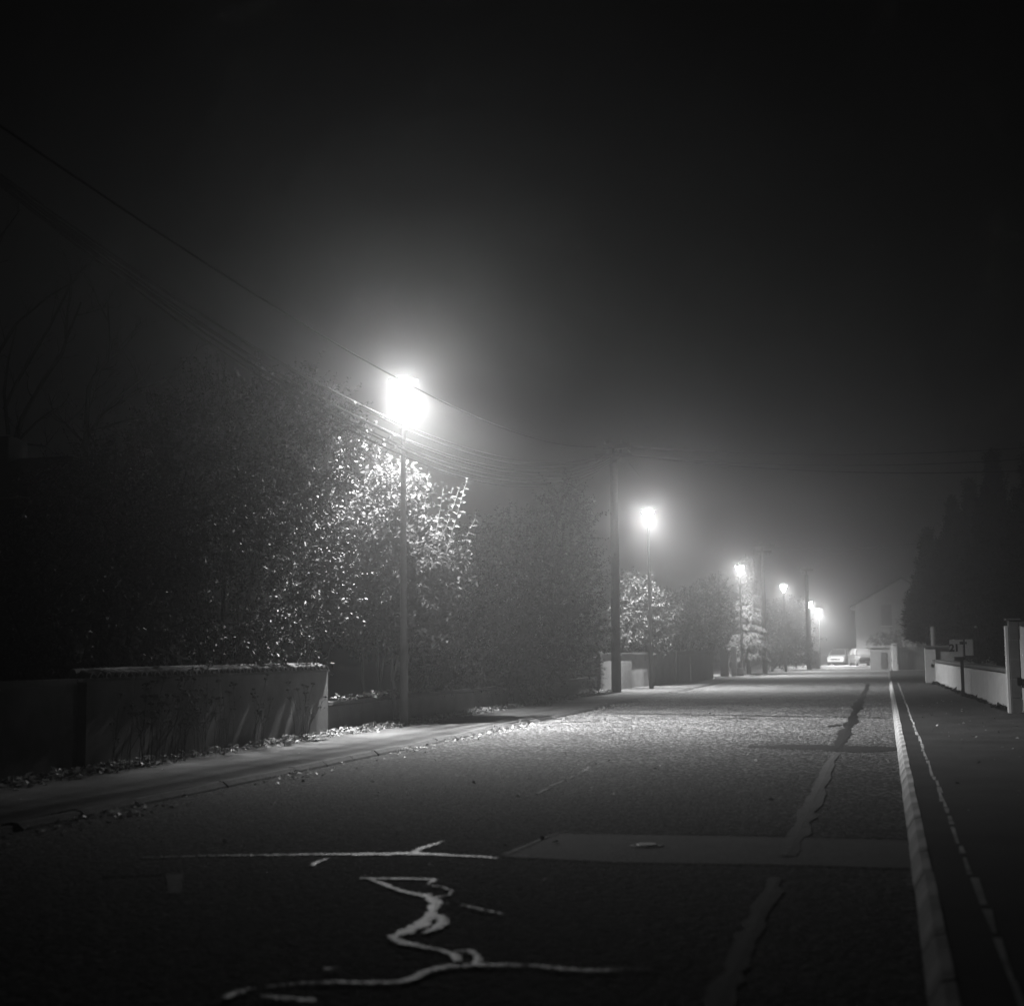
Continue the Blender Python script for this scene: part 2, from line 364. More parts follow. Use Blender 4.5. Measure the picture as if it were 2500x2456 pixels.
# glossy crack seals in the foreground
G = M['tar_gloss']
seal = [
 ([(340, 2095), (500, 2090), (650, 2088), (800, 2086), (920, 2086), (1020, 2084), (1100, 2089), (1180, 2092), (1215, 2096)], [.04, .06, .08, .1, .12, .14, .1, .08, .04]),
 ([(1000, 2086), (1030, 2072), (1060, 2062), (1082, 2055)], [.06, .07, .06, .03]),
 ([(760, 2116), (772, 2106), (800, 2097)], [.05, .05, .02]),
 ([(880, 2146), (930, 2147), (1000, 2147), (1062, 2149), (1045, 2162)], [.05, .06, .06, .07, .02]),
 ([(900, 2147), (935, 2160), (975, 2176), (1020, 2186), (1052, 2194)], [.03, .05, .05, .06, .07]),
 ([(1045, 2164), (1080, 2168), (1104, 2178), (1098, 2188), (1060, 2194)], [.025, .025, .025, .025, .05]),
 ([(1040, 2186), (1062, 2205), (1060, 2225), (1045, 2245), (1025, 2262), (990, 2280), (952, 2293)], [.07, .08, .07, .09, .12, .1, .05]),
 ([(1075, 2238), (1082, 2252), (1068, 2270), (1030, 2282)], [.05, .07, .07, .03]),
 ([(955, 2294), (985, 2305), (1030, 2316), (1075, 2324), (1110, 2335), (1120, 2352)], [.06, .08, .05, .04, .06, .05]),
 ([(1110, 2328), (1150, 2326), (1168, 2342), (1166, 2362)], [.04, .05, .04, .06]),
 ([(1300, 2363), (1240, 2362), (1165, 2362), (1090, 2366), (1040, 2378), (1010, 2394), (975, 2404), (900, 2406), (820, 2404), (740, 2406), (650, 2416)], [.04, .05, .06, .07, .06, .06, .06, .06, .05, .04, .02]),
 ([(1300, 2363), (1380, 2372), (1440, 2376), (1520, 2374), (1620, 2370)], [.05, .06, .06, .04, .02]),
 ([(545, 2445), (575, 2430), (620, 2420)], [.05, .06, .03]),
 ([(640, 2440), (700, 2446), (770, 2452)], [.04, .06, .06]),
 ([(1090, 2212), (1130, 2216), (1172, 2226), (1230, 2238)], [.015, .02, .03, .015]),
 ([(790, 2374), (830, 2371)], [.03, .03]),
]
for k, (p, w) in enumerate(seal): ribbon('crack_seal', p, [x * .85 for x in w], 0.0055 + 0.0009 * k, G, road, 20 + k, 7, .2)
# a pale repaired square with a feeder line on the left
ribbon('tar_seam', [(250, 2141), (330, 2138), (400, 2134)], [.03, .04, .04], 0.006, M['kerb_left'], road, 50)
sq = sheet('road_patch', [tuple(at(x, y))[:2] for x, y in ((405, 2136), (447, 2133), (442, 2182), (410, 2183))], 0.005, M['patch'])
# longitudinal pale scuffs on the lane
for k, (a, b) in enumerate((((1310, 1938), (1345, 1922)), ((1345, 1920), (1400, 1895)), ((1425, 1885), (1440, 1870)), ((1430, 1880), (1452, 1886)))):
    ribbon('scuff', [a, b], [.05, .03], 0.004, M['kerb_left'], road, 60 + k, 6, .45)
c = at(1580, 2066)
vc = thing('valve_cover', 'small round metal valve cover set in the trench patch of the road', 'valve cover', (c.x, c.y, 0.004))
MB().lathe([(0.13, -.03), (0.13, 0.004), (0.115, 0.008), (0.09, 0.008), (0.085, 0.004)], n=20).build('frame', M['dark_metal'], vc)
MB().lathe([(0.08, -.02), (0.08, 0.012), (0.07, 0.016)], n=18).build('lid', M['galv'], vc)

# ------------------------------------------------------------------ street lamps
def lamp_meshes(H):
    pole = MB().lathe([(0.085, 0), (0.085, 1.55), (0.08, 1.6), (0.068, 1.64), (0.048, H - 0.62), (0.046, H - 0.45)], n=14)
    return pole
def make_lamp(P, H, label, power, glow):
    r = thing('street_lamp', label, 'street lamp', P, 0, 'lamps along the left pavement')
    lamp_meshes(H).build('pole', M['galv'], r, smooth=True)
    MB().lathe([(0.05, H - 0.5), (0.062, H - 0.47), (0.062, H - 0.38), (0.05, H - 0.36)], n=14).build('collar', M['galv'], r)
    MB().lathe([(0.06, H - 0.36), (0.10, H - 0.25), (0.20, H + 0.02), (0.235, H + 0.06)], n=18).build('diffuser', M['bowl'], r)
    hd = MB().lathe([(0.29, H + 0.06), (0.31, H + 0.075), (0.30, H + 0.10), (0.16, H + 0.16), (0.05, H + 0.18)], n=20).build('hood', M['galv'], r)
    lt = bpy.data.lights.new('lamp_light', 'POINT'); lt.energy = 1000; lt.shadow_soft_size = 0.07; lt.use_nodes = True
    # photometric distribution of the hooded lamp: a wide beam thrown down and toward the street over a weak all-round glow
    N, L = lt.node_tree.nodes, lt.node_tree.links; em = N['Emission']
    tc = N.new('ShaderNodeTexCoord'); dp = N.new('ShaderNodeVectorMath'); dp.operation = 'DOT_PRODUCT'
    dp.inputs[1].default_value = (math.sin(math.radians(13)), 0, -math.cos(math.radians(13))); L.new(tc.outputs['Normal'], dp.inputs[0])
    mr = N.new('ShaderNodeMapRange'); mr.interpolation_type = 'SMOOTHSTEP'; mr.inputs['From Min'].default_value = math.cos(math.radians(72.5)); mr.inputs['From Max'].default_value = 1.0
    mr.inputs['To Min'].default_value = LAMP_P * glow / 1000; mr.inputs['To Max'].default_value = (LAMP_P * glow + LAMP_S * power) / 1000
    L.new(dp.outputs['Value'], mr.inputs['Value'])
    sx = N.new('ShaderNodeSeparateXYZ'); L.new(tc.outputs['Normal'], sx.inputs[0])
    cut = N.new('ShaderNodeMapRange'); cut.interpolation_type = 'SMOOTHSTEP'; cut.inputs['From Min'].default_value = -0.12; cut.inputs['From Max'].default_value = 0.24
    cut.inputs['To Min'].default_value = 1.0; cut.inputs['To Max'].default_value = 0.15; L.new(sx.outputs['Z'], cut.inputs['Value'])
    mu = N.new('ShaderNodeMath'); mu.operation = 'MULTIPLY'; L.new(mr.outputs[0], mu.inputs[0]); L.new(cut.outputs[0], mu.inputs[1])
    L.new(mu.outputs[0], em.inputs['Strength'])
    lo = bpy.data.objects.new('lamp_light', lt); COL.objects.link(lo); lo.parent = r; lo.location = (0, 0, H - 0.08)
    return r
lamps = [
 ((984, 938), 27.3, 'nearest and tallest street lamp, glowing in front of the lit hazel tree', 1.0, .85),
 ((1582, 1252), 54.6, 'second street lamp, beside the utility pole and in front of a pale walled garden', .78, 1.0),
 ((1806, 1385), 82.0, 'third street lamp, standing against the drooping spruce', 0.85, .85),
 ((1913, 1430), 98.0, 'fourth street lamp, alone between the spruce and the grey cabinet', 0.8, .7),
 ((1976, 1470), 113.0, 'fifth street lamp, with the grey cabinet at its foot', 1.0, .7),
 ((1998, 1488), 129.0, 'farthest and faintest street lamp, just right of the fifth', 2.6, 1.5)]
for (px, Y, lab, k, glow) in lamps:
    h = atY(*px, Y); make_lamp((h.x, h.y, 0.055 if Y < 90 else 0.0), h.z - 0.055, lab, k, glow)

# ------------------------------------------------------------------ walls on the left
def run_wall(name, label, A, B, h, th_, mat, base=0.0, sub=1, cat_='wall', group=None):
    """a straight wall from A to B (ground points); returns the Empty whose +X runs along the wall, +Y away from the street"""
    A = Vector((A[0], A[1], 0)); B = Vector((B[0], B[1], 0)); d = B - A
    r = thing(name, label, cat_, (A.x, A.y, base), math.atan2(d.y, d.x), group)
    return r, d.length
# rendered wall with tiled coping: runs from the near left to the drive
A, B = (-9.66, 9.5), (-9.62, 24.6)
w1, L1 = run_wall('garden_wall', 'long rendered garden wall with a coping of round tiles on the near left', A, B, 1.15, .22, None)
mb = MB()
mb.box(6.98, 0.0, -.05, L1, .24, 1.15)
mb.build('wall', M['render_wall'], w1)
mb = MB(); mb.box(0, 0.03, -.05, 6.72, .27, 1.12); mb.build('wall', M['render_wall'], w1)
# broken pier between the two lengths: dark gap with jagged edge
mb = MB()
for z0, z1, x1 in ((-.05, .45, 6.975), (.45, .75, 6.93), (.75, 1.12, 6.975)): mb.box(6.73, 0.12, z0, x1, .3, z1)
mb.build('infill', M['coping'], w1)
mb = MB(); mb.box(6.7, -.04, 1.151, L1 - .02, .28, 1.19); mb.build('mortar_bed', M['coping'], w1)
tm = MB()                                     # one half-round coping tile, laid across the wall with its end showing
n = 7
outer = [(0.085 * math.cos(math.pi * i / n), 0.075 * math.sin(math.pi * i / n)) for i in range(n + 1)]
inner = [(0.065 * math.cos(math.pi * i / n), 0.055 * math.sin(math.pi * i / n)) for i in range(n, -1, -1)]
tm.loft([[(x, 0.17, z + .05) for x, z in outer + inner], [(x, -0.075, z) for x, z in outer + inner]])
tile_me = bpy.data.meshes.new('coping_tile'); tile_me.from_pydata(tm.v, [], tm.f); tile_me.update(); tile_me.materials.append(M['tile'])
x = 7.05; i = 0
while x < L1 - .1:
    o = link('coping_tile', tile_me, None, w1, (x, 0.02 + random.uniform(-.012, .012), 1.191)); o.rotation_euler = (random.uniform(-.03, .03), 0, random.uniform(-.05, .05)); x += 0.182
rm = MB(); rm.tube([(6.9, .16, 1.26), (9, .16, 1.268), (L1 - .1, .16, 1.262)], .055, 8); rm.build('ridge_tile', M['tile'], w1)
cp = MB(); cp.box(0, -.03, 1.121, 6.7, .31, 1.19); cp.build('coping', M['coping'], w1)

# low garden wall behind lamp 1
w2, L2 = run_wall('low_wall', 'low weathered concrete wall behind the nearest lamp, topped with fallen leaves', (-9.85, 25.0), (-9.45, 48.8), .6, .2, None)
mb = MB()
for i in range(6):
    x0 = L2 * i / 6; x1 = L2 * (i + 1) / 6 - .012; mb.box(x0, random.uniform(0, .015), -.05, x1, .22, .52 + random.uniform(-.01, .01))
mb.build('wall', M['low_wall'], w2)
mb = MB()
for i in range(12):
    mb.box(L2 * i / 12, -.035, .532, L2 * (i + 1) / 12 - .01, .255, .60 + random.uniform(-.006, .006))
mb.build('coping', M['coping'], w2)
gp = atY(1338, 1700, 40.5)
g2 = thing('gate_post', 'dark square gate post standing up from the low wall', 'gate post', (-9.62, 40.5, 0.05))
MB().box(-.17, -.17, -.05, .17, .17, 1.0, .015).build('shaft', M['coping'], g2)
MB().box(-.21, -.21, 1.001, .21, .21, 1.07, .02).build('cap', M['coping'], g2)

# higher pale wall behind lamp 2
w3, L3 = run_wall('garden_wall', 'plain pale rendered wall behind the second lamp', (-9.62, 50.2), (-8.25, 73.0), 1.35, .2, None)
mb = MB()
edges = [0, 5.0, 9.6, 13.4, 17.0, L3]
for i in range(5):
    mb.box(edges[i] + .01, (0, .05, 0.02, .06, .0)[i], -.05, edges[i + 1] - .01, .25, (1.36, 1.33, 1.36, 1.3, 1.3)[i])
mb.build('wall', M['low_wall'], w3)
mb = MB()
for i in range(5): mb.box(edges[i] + .005, -.04, (1.36, 1.33, 1.36, 1.3, 1.3)[i] + .002, edges[i + 1] - .005, .29, 1.40 + .01 * i)
mb.build('coping', M['coping'], w3)
for xx, nm, mt in ((0.0, 'pier', M['render_wall']), (13.4, 'pier', M['coping'])):
    MB().box(xx - .16, -.09, -.05, xx + .16, .20, 1.46, .02).build(nm, mt, w3)
g3c = atY(1793, 1648, 80)
g3 = thing('gate_pillar', 'white gate pillar with a flat overhanging cap beside the spruce', 'gate pillar', (g3c.x, 80, 0.08))
MB().box(-.14, -.14, -.05, .14, .14, 1.5, .012).build('shaft', M['white'], g3)
MB().box(-.44, -.24, 1.501, .20, .24, 1.57, .02).build('cap', M['white'], g3)
MB().box(-.75, .02, -.05, -.30, .16, 1.42).build('side_panel', M['low_wall'], g3)
MB().box(.16, -.1, -.05, .5, .12, .42).build('plinth', M['low_wall'], g3)

# ------------------------------------------------------------------ wooden poles and wires
def make_pole(P, H, label, arms, seed, lean=0.0):
    r = thing('utility_pole', label, 'utility pole', P, 0, 'utility poles on the left')
    r.rotation_euler = (0, lean, 0)
    MB().tube([(0, 0, -.05), (0.01, 0, H * .5), (0, 0, H - .45)], [.17, .15, .12], 12).build('pole', M['wood_pole'], r, smooth=True)
    MB().tube([(0.01, 0, H - .46), (0.01, 0, H + .02)], [.045, .04], 8).build('top_mast', M['black_paint'], r)
    for k, (z, x0, x1) in enumerate(arms):
        MB().box(x0, -.19, z - .075, x1, -.09, z + .075).build('crossarm', M['black_paint'], r)
        rr = random.Random(seed + k)
        for x in np.arange(x0 + .06, x1, .19):
            if rr.random() < .75:
                dn = rr.random() < .4
                zb = z - .22 if dn else z + .052
                MB().lathe([(.012, 0), (.04, .03), (.045, .08), (.03, .1), (.04, .12), (.02, .165)], (x, -.12, zb), 8).build('insulator', M['porcelain'], r)
    return r
p1 = atY(1505, 1695, 49.6); top1 = atY(1497, 1088, 49.6)
pole1 = make_pole((p1.x, 49.6, 0.06), top1.z - .06, 'tall wooden utility pole with two crossarms, left of the second lamp', [(top1.z - .10, -.32, .66), (top1.z - .44, -.62, .66)], 3, -math.atan2(p1.x - top1.x, top1.z) )
# terminal cans and a lit bracket box
MB().tube([(.28, -.14, top1.z - .36), (.28, -.14, top1.z - .22)], .05, 8).build('junction_can', M['black_paint'], pole1)
MB().tube([(.60, -.14, top1.z - .22), (.6, -.14, top1.z - .10)], .07, 8).build('junction_can', M['black_paint'], pole1)
bk = atY(1524, 1469, 49.4)
MB().box(bk.x - p1.x - .16, -.2, bk.z - .1, bk.x - p1.x + .12, -.05, bk.z - .02, .01).build('bracket_box', M['white'], pole1)
MB().tube([(0.1, -.1, bk.z - .1), (0.2, -.14, bk.z + .28)], .02, 6).build('conduit', M['galv'], pole1)
t2 = atY(1857, 1328, 92); pole2 = make_pole((t2.x + .06, 92, 0.0), t2.z, 'utility pole half lost in the fog behind the spruce', [(t2.z - .12, -.5, .8), (t2.z - .5, -.55, .6)], 9)
t3 = atY(1968, 1388, 109); pole3 = make_pole((t3.x, 109, 0.0), t3.z, 'faintest utility pole, close behind the fifth lamp', [(t3.z - .12, -.5, .5)], 12)
def wire(label, a, b, sag, r=.011, group='overhead wires', n=28, m=None):
    a, b = Vector(a), Vector(b); pts = []
    for i in range(n + 1):
        t = i / n; p = a.lerp(b, t); p.z -= sag * 4 * t * (1 - t); pts.append(p)
    o = MB().tube(pts, r, 5).build('overhead_wire', m or M['wire']); return tag(o, label, 'wire', group)
# the wires over the left pavement: from a pole behind the camera to pole 1
specs = [(-9.35, -.45, 6.95, 'topmost single wire over the left pavement, apart from the bundle'),
         (-9.05, -.3, 6.28, 'upper wire of the bundle over the left pavement, shining below the nearest lamp'),
         (-8.95, .0, 6.02, 'second wire from the top in the bundle over the left pavement'),
         (-9.20, -.15, 5.9, 'third wire from the top in the bundle over the left pavement'),
         (-8.85, .15, 5.78, 'fourth wire from the top in the bundle over the left pavement'),
         (-9.12, .3, 5.74, 'fifth wire from the top in the bundle over the left pavement'),
         (-9.3, .4, 5.66, 'sixth wire from the top, next to the lowest of the bundle'),
         (-9.15, .5, 5.42, 'lowest wire of the bundle over the left pavement')]
for k, (x, dx, zmin, lab) in enumerate(specs):
    zt = top1.z - (.03 if k == 0 else .36); t = (0, 0, .22, .38, .55, .72, .86, 1.0)[k]
    start = (-6.6, -1.0, 6.5) if k == 0 else (-9.0 + (-.12, .03, -.05, .08, -.02, .1, 0)[k - 1], -1.0, 8.9 + 1.2 * t)
    wire(lab, start, (p1.x + dx - .1, 49.5, zt), 1.3 if k == 0 else 2.5 + 1.4 * t, (.012, .016, .013, .013, .015, .013, .015, .016)[k], 'wires over the left pavement', 48, M['wire_unlit'] if k == 0 else None)
# wires across the street on the right
e0 = atY(1535, 1090, 49.6); e1 = atY(1540, 1112, 49.6)
for k, (src, tgt, lab) in enumerate(((e0, (2500, 1074), 'upper wire crossing the street toward the conifers'),
                                     (e1, (2500, 1099), 'middle wire crossing the street toward the conifers'),
                                     (e1, (2500, 1128), 'lowest and darkest wire crossing the street toward the conifers'))):
    t = atY(*tgt, 46); d = (t - src); end = src + d * 1.25
    wire(lab, src, end, .42 if k else .38, .012 + .004 * (k == 2), 'wires across the street', 40, M['wire_unlit'])
q = atY(1862, 1335, 92); t = atY(2240, 1316, 86); wire('distant wire from the foggy pole toward the conifers', q, q + (t - q) * 1.3, .35, .014, 'wires across the street', 28, M['wire_unlit'])
q = atY(1445, 1122, 49.6); wire('short service wire slanting from the left end of the crossarm into the trees', q, atY(1340, 1160, 45), .05, .009, 'overhead wires', 10, M['wire_unlit'])
q = atY(1535, 1130, 49.6); wire('thin stay wire slanting down right from the crossarm', q, atY(1562, 1162, 52), .0, .007, 'overhead wires', 6, M['wire_unlit'])


# ------------------------------------------------------------------ leafy trees and hedges
def lobes_px(spec):
    """(photo x, y, distance, radii...) -> ellipsoids in the place"""
    out = []
    for px, py, Y, rx, ry, rz in spec:
        p = atY(px, py, Y); out.append((p.x, p.y, p.z, rx, ry, rz))
    return out
def foliage(lobes, ntw, per, leaf, tl=(.35, .8), up=.35, droop=.15, aspect=.55, stems=True, shell=.5, seed=1, zmin=.5, thin=0.0):
    rng = np.random.default_rng(seed)
    b, d = lobe_points(lobes, ntw, rng, shell)
    keep = b[:, 2] > zmin; b, d = b[keep], d[keep]
    if thin:                                   # clumps and gaps
        g = np.sin(b[:, 0] * 3.1 + seed) + np.sin(b[:, 1] * 2.7 + b[:, 2] * 1.3) + np.sin(b[:, 2] * 4.3 + b[:, 0] * 1.7)
        k2 = g + rng.normal(size=len(g)) * .8 > thin - 1.5; b, d = b[k2], d[k2]
    d = d + rng.normal(size=d.shape) * .35; d[:, 2] += up
    l = rng.uniform(*tl, size=len(b))
    sets = twig_leaves(b, d, l, per, leaf, aspect, droop=droop, rng=rng)
    mb = MB()
    if stems: twig_stems(mb, b, d, l, .006, droop)
    return sets, mb
def limbs(mb, base, tips, r0, rng, n=4, wob=.12):
    for t in tips:
        base_v = Vector(base); t = Vector(t); pts = []
        for i in range(n + 1):
            s = i / n; p = base_v.lerp(t, s); p.z += .18 * math.sin(math.pi * s) * (t - base_v).length * .3
            if 0 < i < n: p += Vector(rng.normal(size=3)) * wob
            pts.append(p)
        mb.tube(pts, [r0 * (1 - .8 * i / n) for i in range(n + 1)], 6)
def leafy_tree(name, label, catg, spec, base, ntw, per, leaf, mat, seed, group=None, trunk_r=.09, **kw):
    lobes = lobes_px(spec); rng = np.random.default_rng(seed + 100)
    r = thing(name, label, catg, (base[0], base[1], 0.05), 0, group)
    sets, mb = foliage(lobes, ntw, per, leaf, seed=seed, **kw)
    off = np.array([base[0], base[1], .05])
    sets[0] = sets[0] - off if isinstance(sets, list) else sets[0]
    P = np.asarray(sets[0]); 
    c = link('crown', leaf_mesh('crown', P, *sets[1:]), mat, r)
    tk = MB(); low = min(l[2] for l in lobes)
    limbs(tk, (0, 0, -.05), [np.array(l[:3]) - off for l in lobes], trunk_r, rng)
    tk.v += [tuple(np.array(v) - off) for v in mb.v] if False else []
    n0 = len(tk.v); tk.v += [(v[0] - off[0], v[1] - off[1], v[2] - off[2]) for v in mb.v]; tk.f += [tuple(i + n0 for i in f) for f in mb.f]
    tk.build('trunk', M['bark'], r)
    return r
_f = foliage
def foliage(*a, **k):
    s, m = _f(*a, **k); return list(s), m

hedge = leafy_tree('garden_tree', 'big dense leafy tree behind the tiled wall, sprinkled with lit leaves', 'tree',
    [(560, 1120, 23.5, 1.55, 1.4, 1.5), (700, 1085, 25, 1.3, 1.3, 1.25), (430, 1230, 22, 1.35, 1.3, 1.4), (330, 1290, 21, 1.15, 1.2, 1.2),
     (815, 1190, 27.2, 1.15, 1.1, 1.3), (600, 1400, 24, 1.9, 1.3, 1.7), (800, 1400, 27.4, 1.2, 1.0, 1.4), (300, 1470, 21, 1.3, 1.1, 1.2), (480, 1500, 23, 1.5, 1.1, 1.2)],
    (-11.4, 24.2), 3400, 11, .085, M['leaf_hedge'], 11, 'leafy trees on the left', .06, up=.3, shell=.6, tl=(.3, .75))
mid1 = leafy_tree('garden_tree', 'rounded leafy tree veiled by fog to the right of the lit hazel', 'tree',
    [(1180, 1420, 35.5, 1.2, 1.1, 1.3), (1270, 1480, 37, 1.2, 1.1, 1.3), (1230, 1350, 36.5, .9, .9, .9), (1140, 1560, 34.5, 1.1, 1.0, 1.0), (1250, 1590, 37, 1.3, 1.1, .9)],
    (-11.2, 36.2), 1500, 10, .10, M['leaf_mid'], 12, 'leafy trees on the left', .11, up=.35, tl=(.3, .8))
mid2 = leafy_tree('garden_tree', 'tall slender foggy tree just left of the utility pole', 'tree',
    [(1375, 1300, 45, .75, .8, 1.2), (1400, 1420, 45.6, .75, .8, 1.1), (1345, 1440, 44.5, .9, .9, 1.2), (1410, 1540, 46, .7, .8, .9), (1340, 1560, 44, 1.0, .9, 1.0), (1372, 1220, 45, .35, .4, .5)],
    (-11.6, 45), 1250, 10, .10, M['leaf_mid'], 13, 'leafy trees on the left', .12, up=.7, tl=(.4, 1.0))
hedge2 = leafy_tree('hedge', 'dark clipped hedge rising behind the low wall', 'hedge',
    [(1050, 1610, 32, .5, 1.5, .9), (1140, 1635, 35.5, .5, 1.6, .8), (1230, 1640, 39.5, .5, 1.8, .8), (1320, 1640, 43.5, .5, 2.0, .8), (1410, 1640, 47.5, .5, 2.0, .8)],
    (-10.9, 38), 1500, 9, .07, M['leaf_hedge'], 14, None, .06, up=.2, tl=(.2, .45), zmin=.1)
bush = leafy_tree('garden_bush', 'round bush lit by the second lamp, above the pale wall', 'bush',
    [(1560, 1470, 57.6, .75, .85, .9), (1610, 1500, 58.8, .65, .75, .85), (1532, 1530, 57.2, .6, .75, .7), (1590, 1550, 58.4, .6, .75, .6), (1540, 1440, 57.6, .45, .5, .5)],
    (-10.4, 58), 900, 9, .13, M['leaf_bright'], 15, None, .07, up=.4, tl=(.3, .6), zmin=1.2)
bush2 = leafy_tree('garden_bush', 'dim foggy shrubs between the second lamp and the spruce', 'bush',
    [(1665, 1505, 70, .9, .9, 1.1), (1720, 1495, 75, .9, .9, 1.5), (1760, 1515, 80, .7, .9, 1.3), (1690, 1560, 72, .9, .9, .8), (1748, 1450, 79, .6, .6, .9)],
    (-10.2, 75), 1000, 9, .12, M['leaf_mid'], 16, None, .07, up=.5, tl=(.3, .7), zmin=1.2)
bush3 = leafy_tree('garden_bush', 'dark rounded shrub at the foot of the fourth lamp', 'bush',
    [(1890, 1600, 99, 1.0, 1.2, 1.0), (1930, 1585, 103, 1.2, 1.2, 1.3), (1955, 1600, 105, .9, 1.2, 1.1), (1905, 1540, 103, .8, .8, 1.2)],
    (-7.6, 103), 700, 8, .16, M['leaf_mid'], 17, None, .07, up=.5, tl=(.3, .8))
bush4 = leafy_tree('garden_tree', 'small loose tree beside the fifth lamp, leaves catching its light', 'tree',
    [(1950, 1540, 118, .7, .7, 1.0), (1940, 1500, 119, .7, .8, 1.0), (1915, 1510, 119, 1.2, 1, 1.4)],
    (-8.2, 119), 500, 8, .2, M['leaf_bright'], 18, None, .07, up=.5, tl=(.4, .9))
far_lobes = [(-30, 170, 3, 9, 6, 4), (-16, 190, 3.2, 8, 6, 4.4), (-44, 150, 3, 9, 6, 4), (24, 185, 3, 10, 6, 3.5)]
sets, _m = foliage(far_lobes, 2600, 7, .4, tl=(.6, 1.6), up=.4, seed=31, zmin=0.2, stems=False)
fw = link('distant_trees', leaf_mesh('distant_trees', *sets), M['leaf_mid'], None, None, 'stuff')
tag(fw, 'bank of foggy trees far behind the houses', 'trees')

# the hazel behind lamp 1: several pale stems, shoots leaning right, big lit leaves
hz0 = Vector((-10.05, 28.6, .05))
hz = thing('hazel_tree', 'hazel tree with long upright shoots and bright leaves, lit right behind the nearest lamp', 'tree', hz0, 0, 'leafy trees on the left')
lob = lobes_px([(930, 1330, 28.4, .85, .7, 1.0), (900, 1470, 28.2, .95, .7, .8), (1000, 1400, 28.6, .75, .7, .9), (1010, 1520, 28.4, .6, .6, .5), (860, 1400, 28.3, .7, .6, .8), (960, 1230, 28.4, .5, .5, .7), (1060, 1420, 28.7, .45, .5, .7)])
sets, mbs = foliage(lob, 2300, 9, .13, tl=(.25, .65), up=.55, seed=21, zmin=1.7, aspect=.6)
sets[0] = sets[0] - np.array(hz0)
link('crown', leaf_mesh('crown', *sets), M['leaf_hero'], hz)
mb = MB(); n0 = 0
mb.v += [(v[0] - hz0.x, v[1] - hz0.y, v[2] - hz0.z) for v in mbs.v]; mb.f += list(mbs.f)
mb.build('twigs', M['pale_bark'], hz, None, False, 'stuff')
rng = np.random.default_rng(5)
for (x0, y0, x1, y1, r) in ((893, 1712, 888, 1520, .05), (925, 1705, 918, 1500, .035), (922, 1705, 945, 1480, .03), (966, 1700, 955, 1520, .045), (935, 1706, 990, 1440, .03)):
    a = atY(x0, y0, 28.5) - hz0; a.z = -.05; b = atY(x1, y1, 28.4) - hz0; c = b + Vector((rng.normal() * .15, 0, 1.3))
    m1 = a.lerp(b, .5) + Vector((rng.normal() * .04, 0, 0))
    MB().tube([a, m1, b, c], [r, r * .85, r * .7, r * .3], 7).build('stem', M['stem'], hz)
shoots = [((1005, 1480), (1030, 1300), (1045, 1160)), ((1020, 1500), (1060, 1330), (1085, 1175)), ((1030, 1500), (1075, 1340), (1105, 1190)),
          ((1040, 1540), (1095, 1330), (1142, 1165)), ((1050, 1520), (1110, 1370), (1165, 1258)), ((1045, 1560), (1105, 1420), (1150, 1320)),
          ((1030, 1460), (1085, 1300), (1122, 1190)), ((985, 1430), (1000, 1260), (1012, 1175)), ((960, 1400), (965, 1220), (955, 1120)), ((1020, 1580), (1080, 1500), (1125, 1420)),
          ((900, 1400), (905, 1240), (925, 1110)), ((870, 1420), (850, 1300), (835, 1230))]
one = leaf_mesh('leaf', [(0, 0, 0)], [(1, 0, 0)], [(0, 0, 1)], [1.0], [.58]); one.materials.append(M['leaf_hero'])
nl = 0
for k, sh in enumerate(shoots):
    Y = 28.2 + rng.uniform(-.3, .5); pts = [atY(*q, Y + .15 * i) - hz0 for i, q in enumerate(sh)]
    fine = []
    for i in range(13):
        t = i / 12; fine.append(pts[0] * (1 - t) ** 2 + pts[1] * 2 * t * (1 - t) + pts[2] * t * t + (pts[1] - (pts[0] + pts[2]) / 2) * 2 * t * (1 - t) * .5)
    MB().tube(fine, [.014 * (1 - .75 * i / 12) for i in range(13)], 5).build('shoot', M['pale_bark'], hz)
    tot = sum((fine[i + 1] - fine[i]).length for i in range(12)); m = max(8, int(tot * .8 / .085))
    for i in range(m):
        t = .2 + .8 * (i + .5) / m; j = min(int(t * 12), 11); p = fine[j].lerp(fine[j + 1], t * 12 - j); d = (fine[j + 1] - fine[j]).normalized()
        sd = d.cross(Vector((rng.normal() * .5, 1, rng.normal() * .3))).normalized() * (1 if i % 2 else -1)
        dirv = (d * .35 + sd * .9 + Vector(rng.normal(size=3)) * .25).normalized(); dirv.z -= .1
        nrm = (d * .6 + Vector((0, -.5, .5)) + Vector(rng.normal(size=3)) * .35)
        nrm = (nrm - dirv * nrm.dot(dirv)).normalized(); y = nrm.cross(dirv)
        L = .15 * rng.uniform(.75, 1.15) * (1 - .35 * max(0, t - .8) / .2)
        o = link('leaf', one, None, hz); o.matrix_local = Matrix(((dirv.x * L, y.x * L, nrm.x * L, p.x), (dirv.y * L, y.y * L, nrm.y * L, p.y), (dirv.z * L, y.z * L, nrm.z * L, p.z), (0, 0, 0, 1)))
        nl += 1

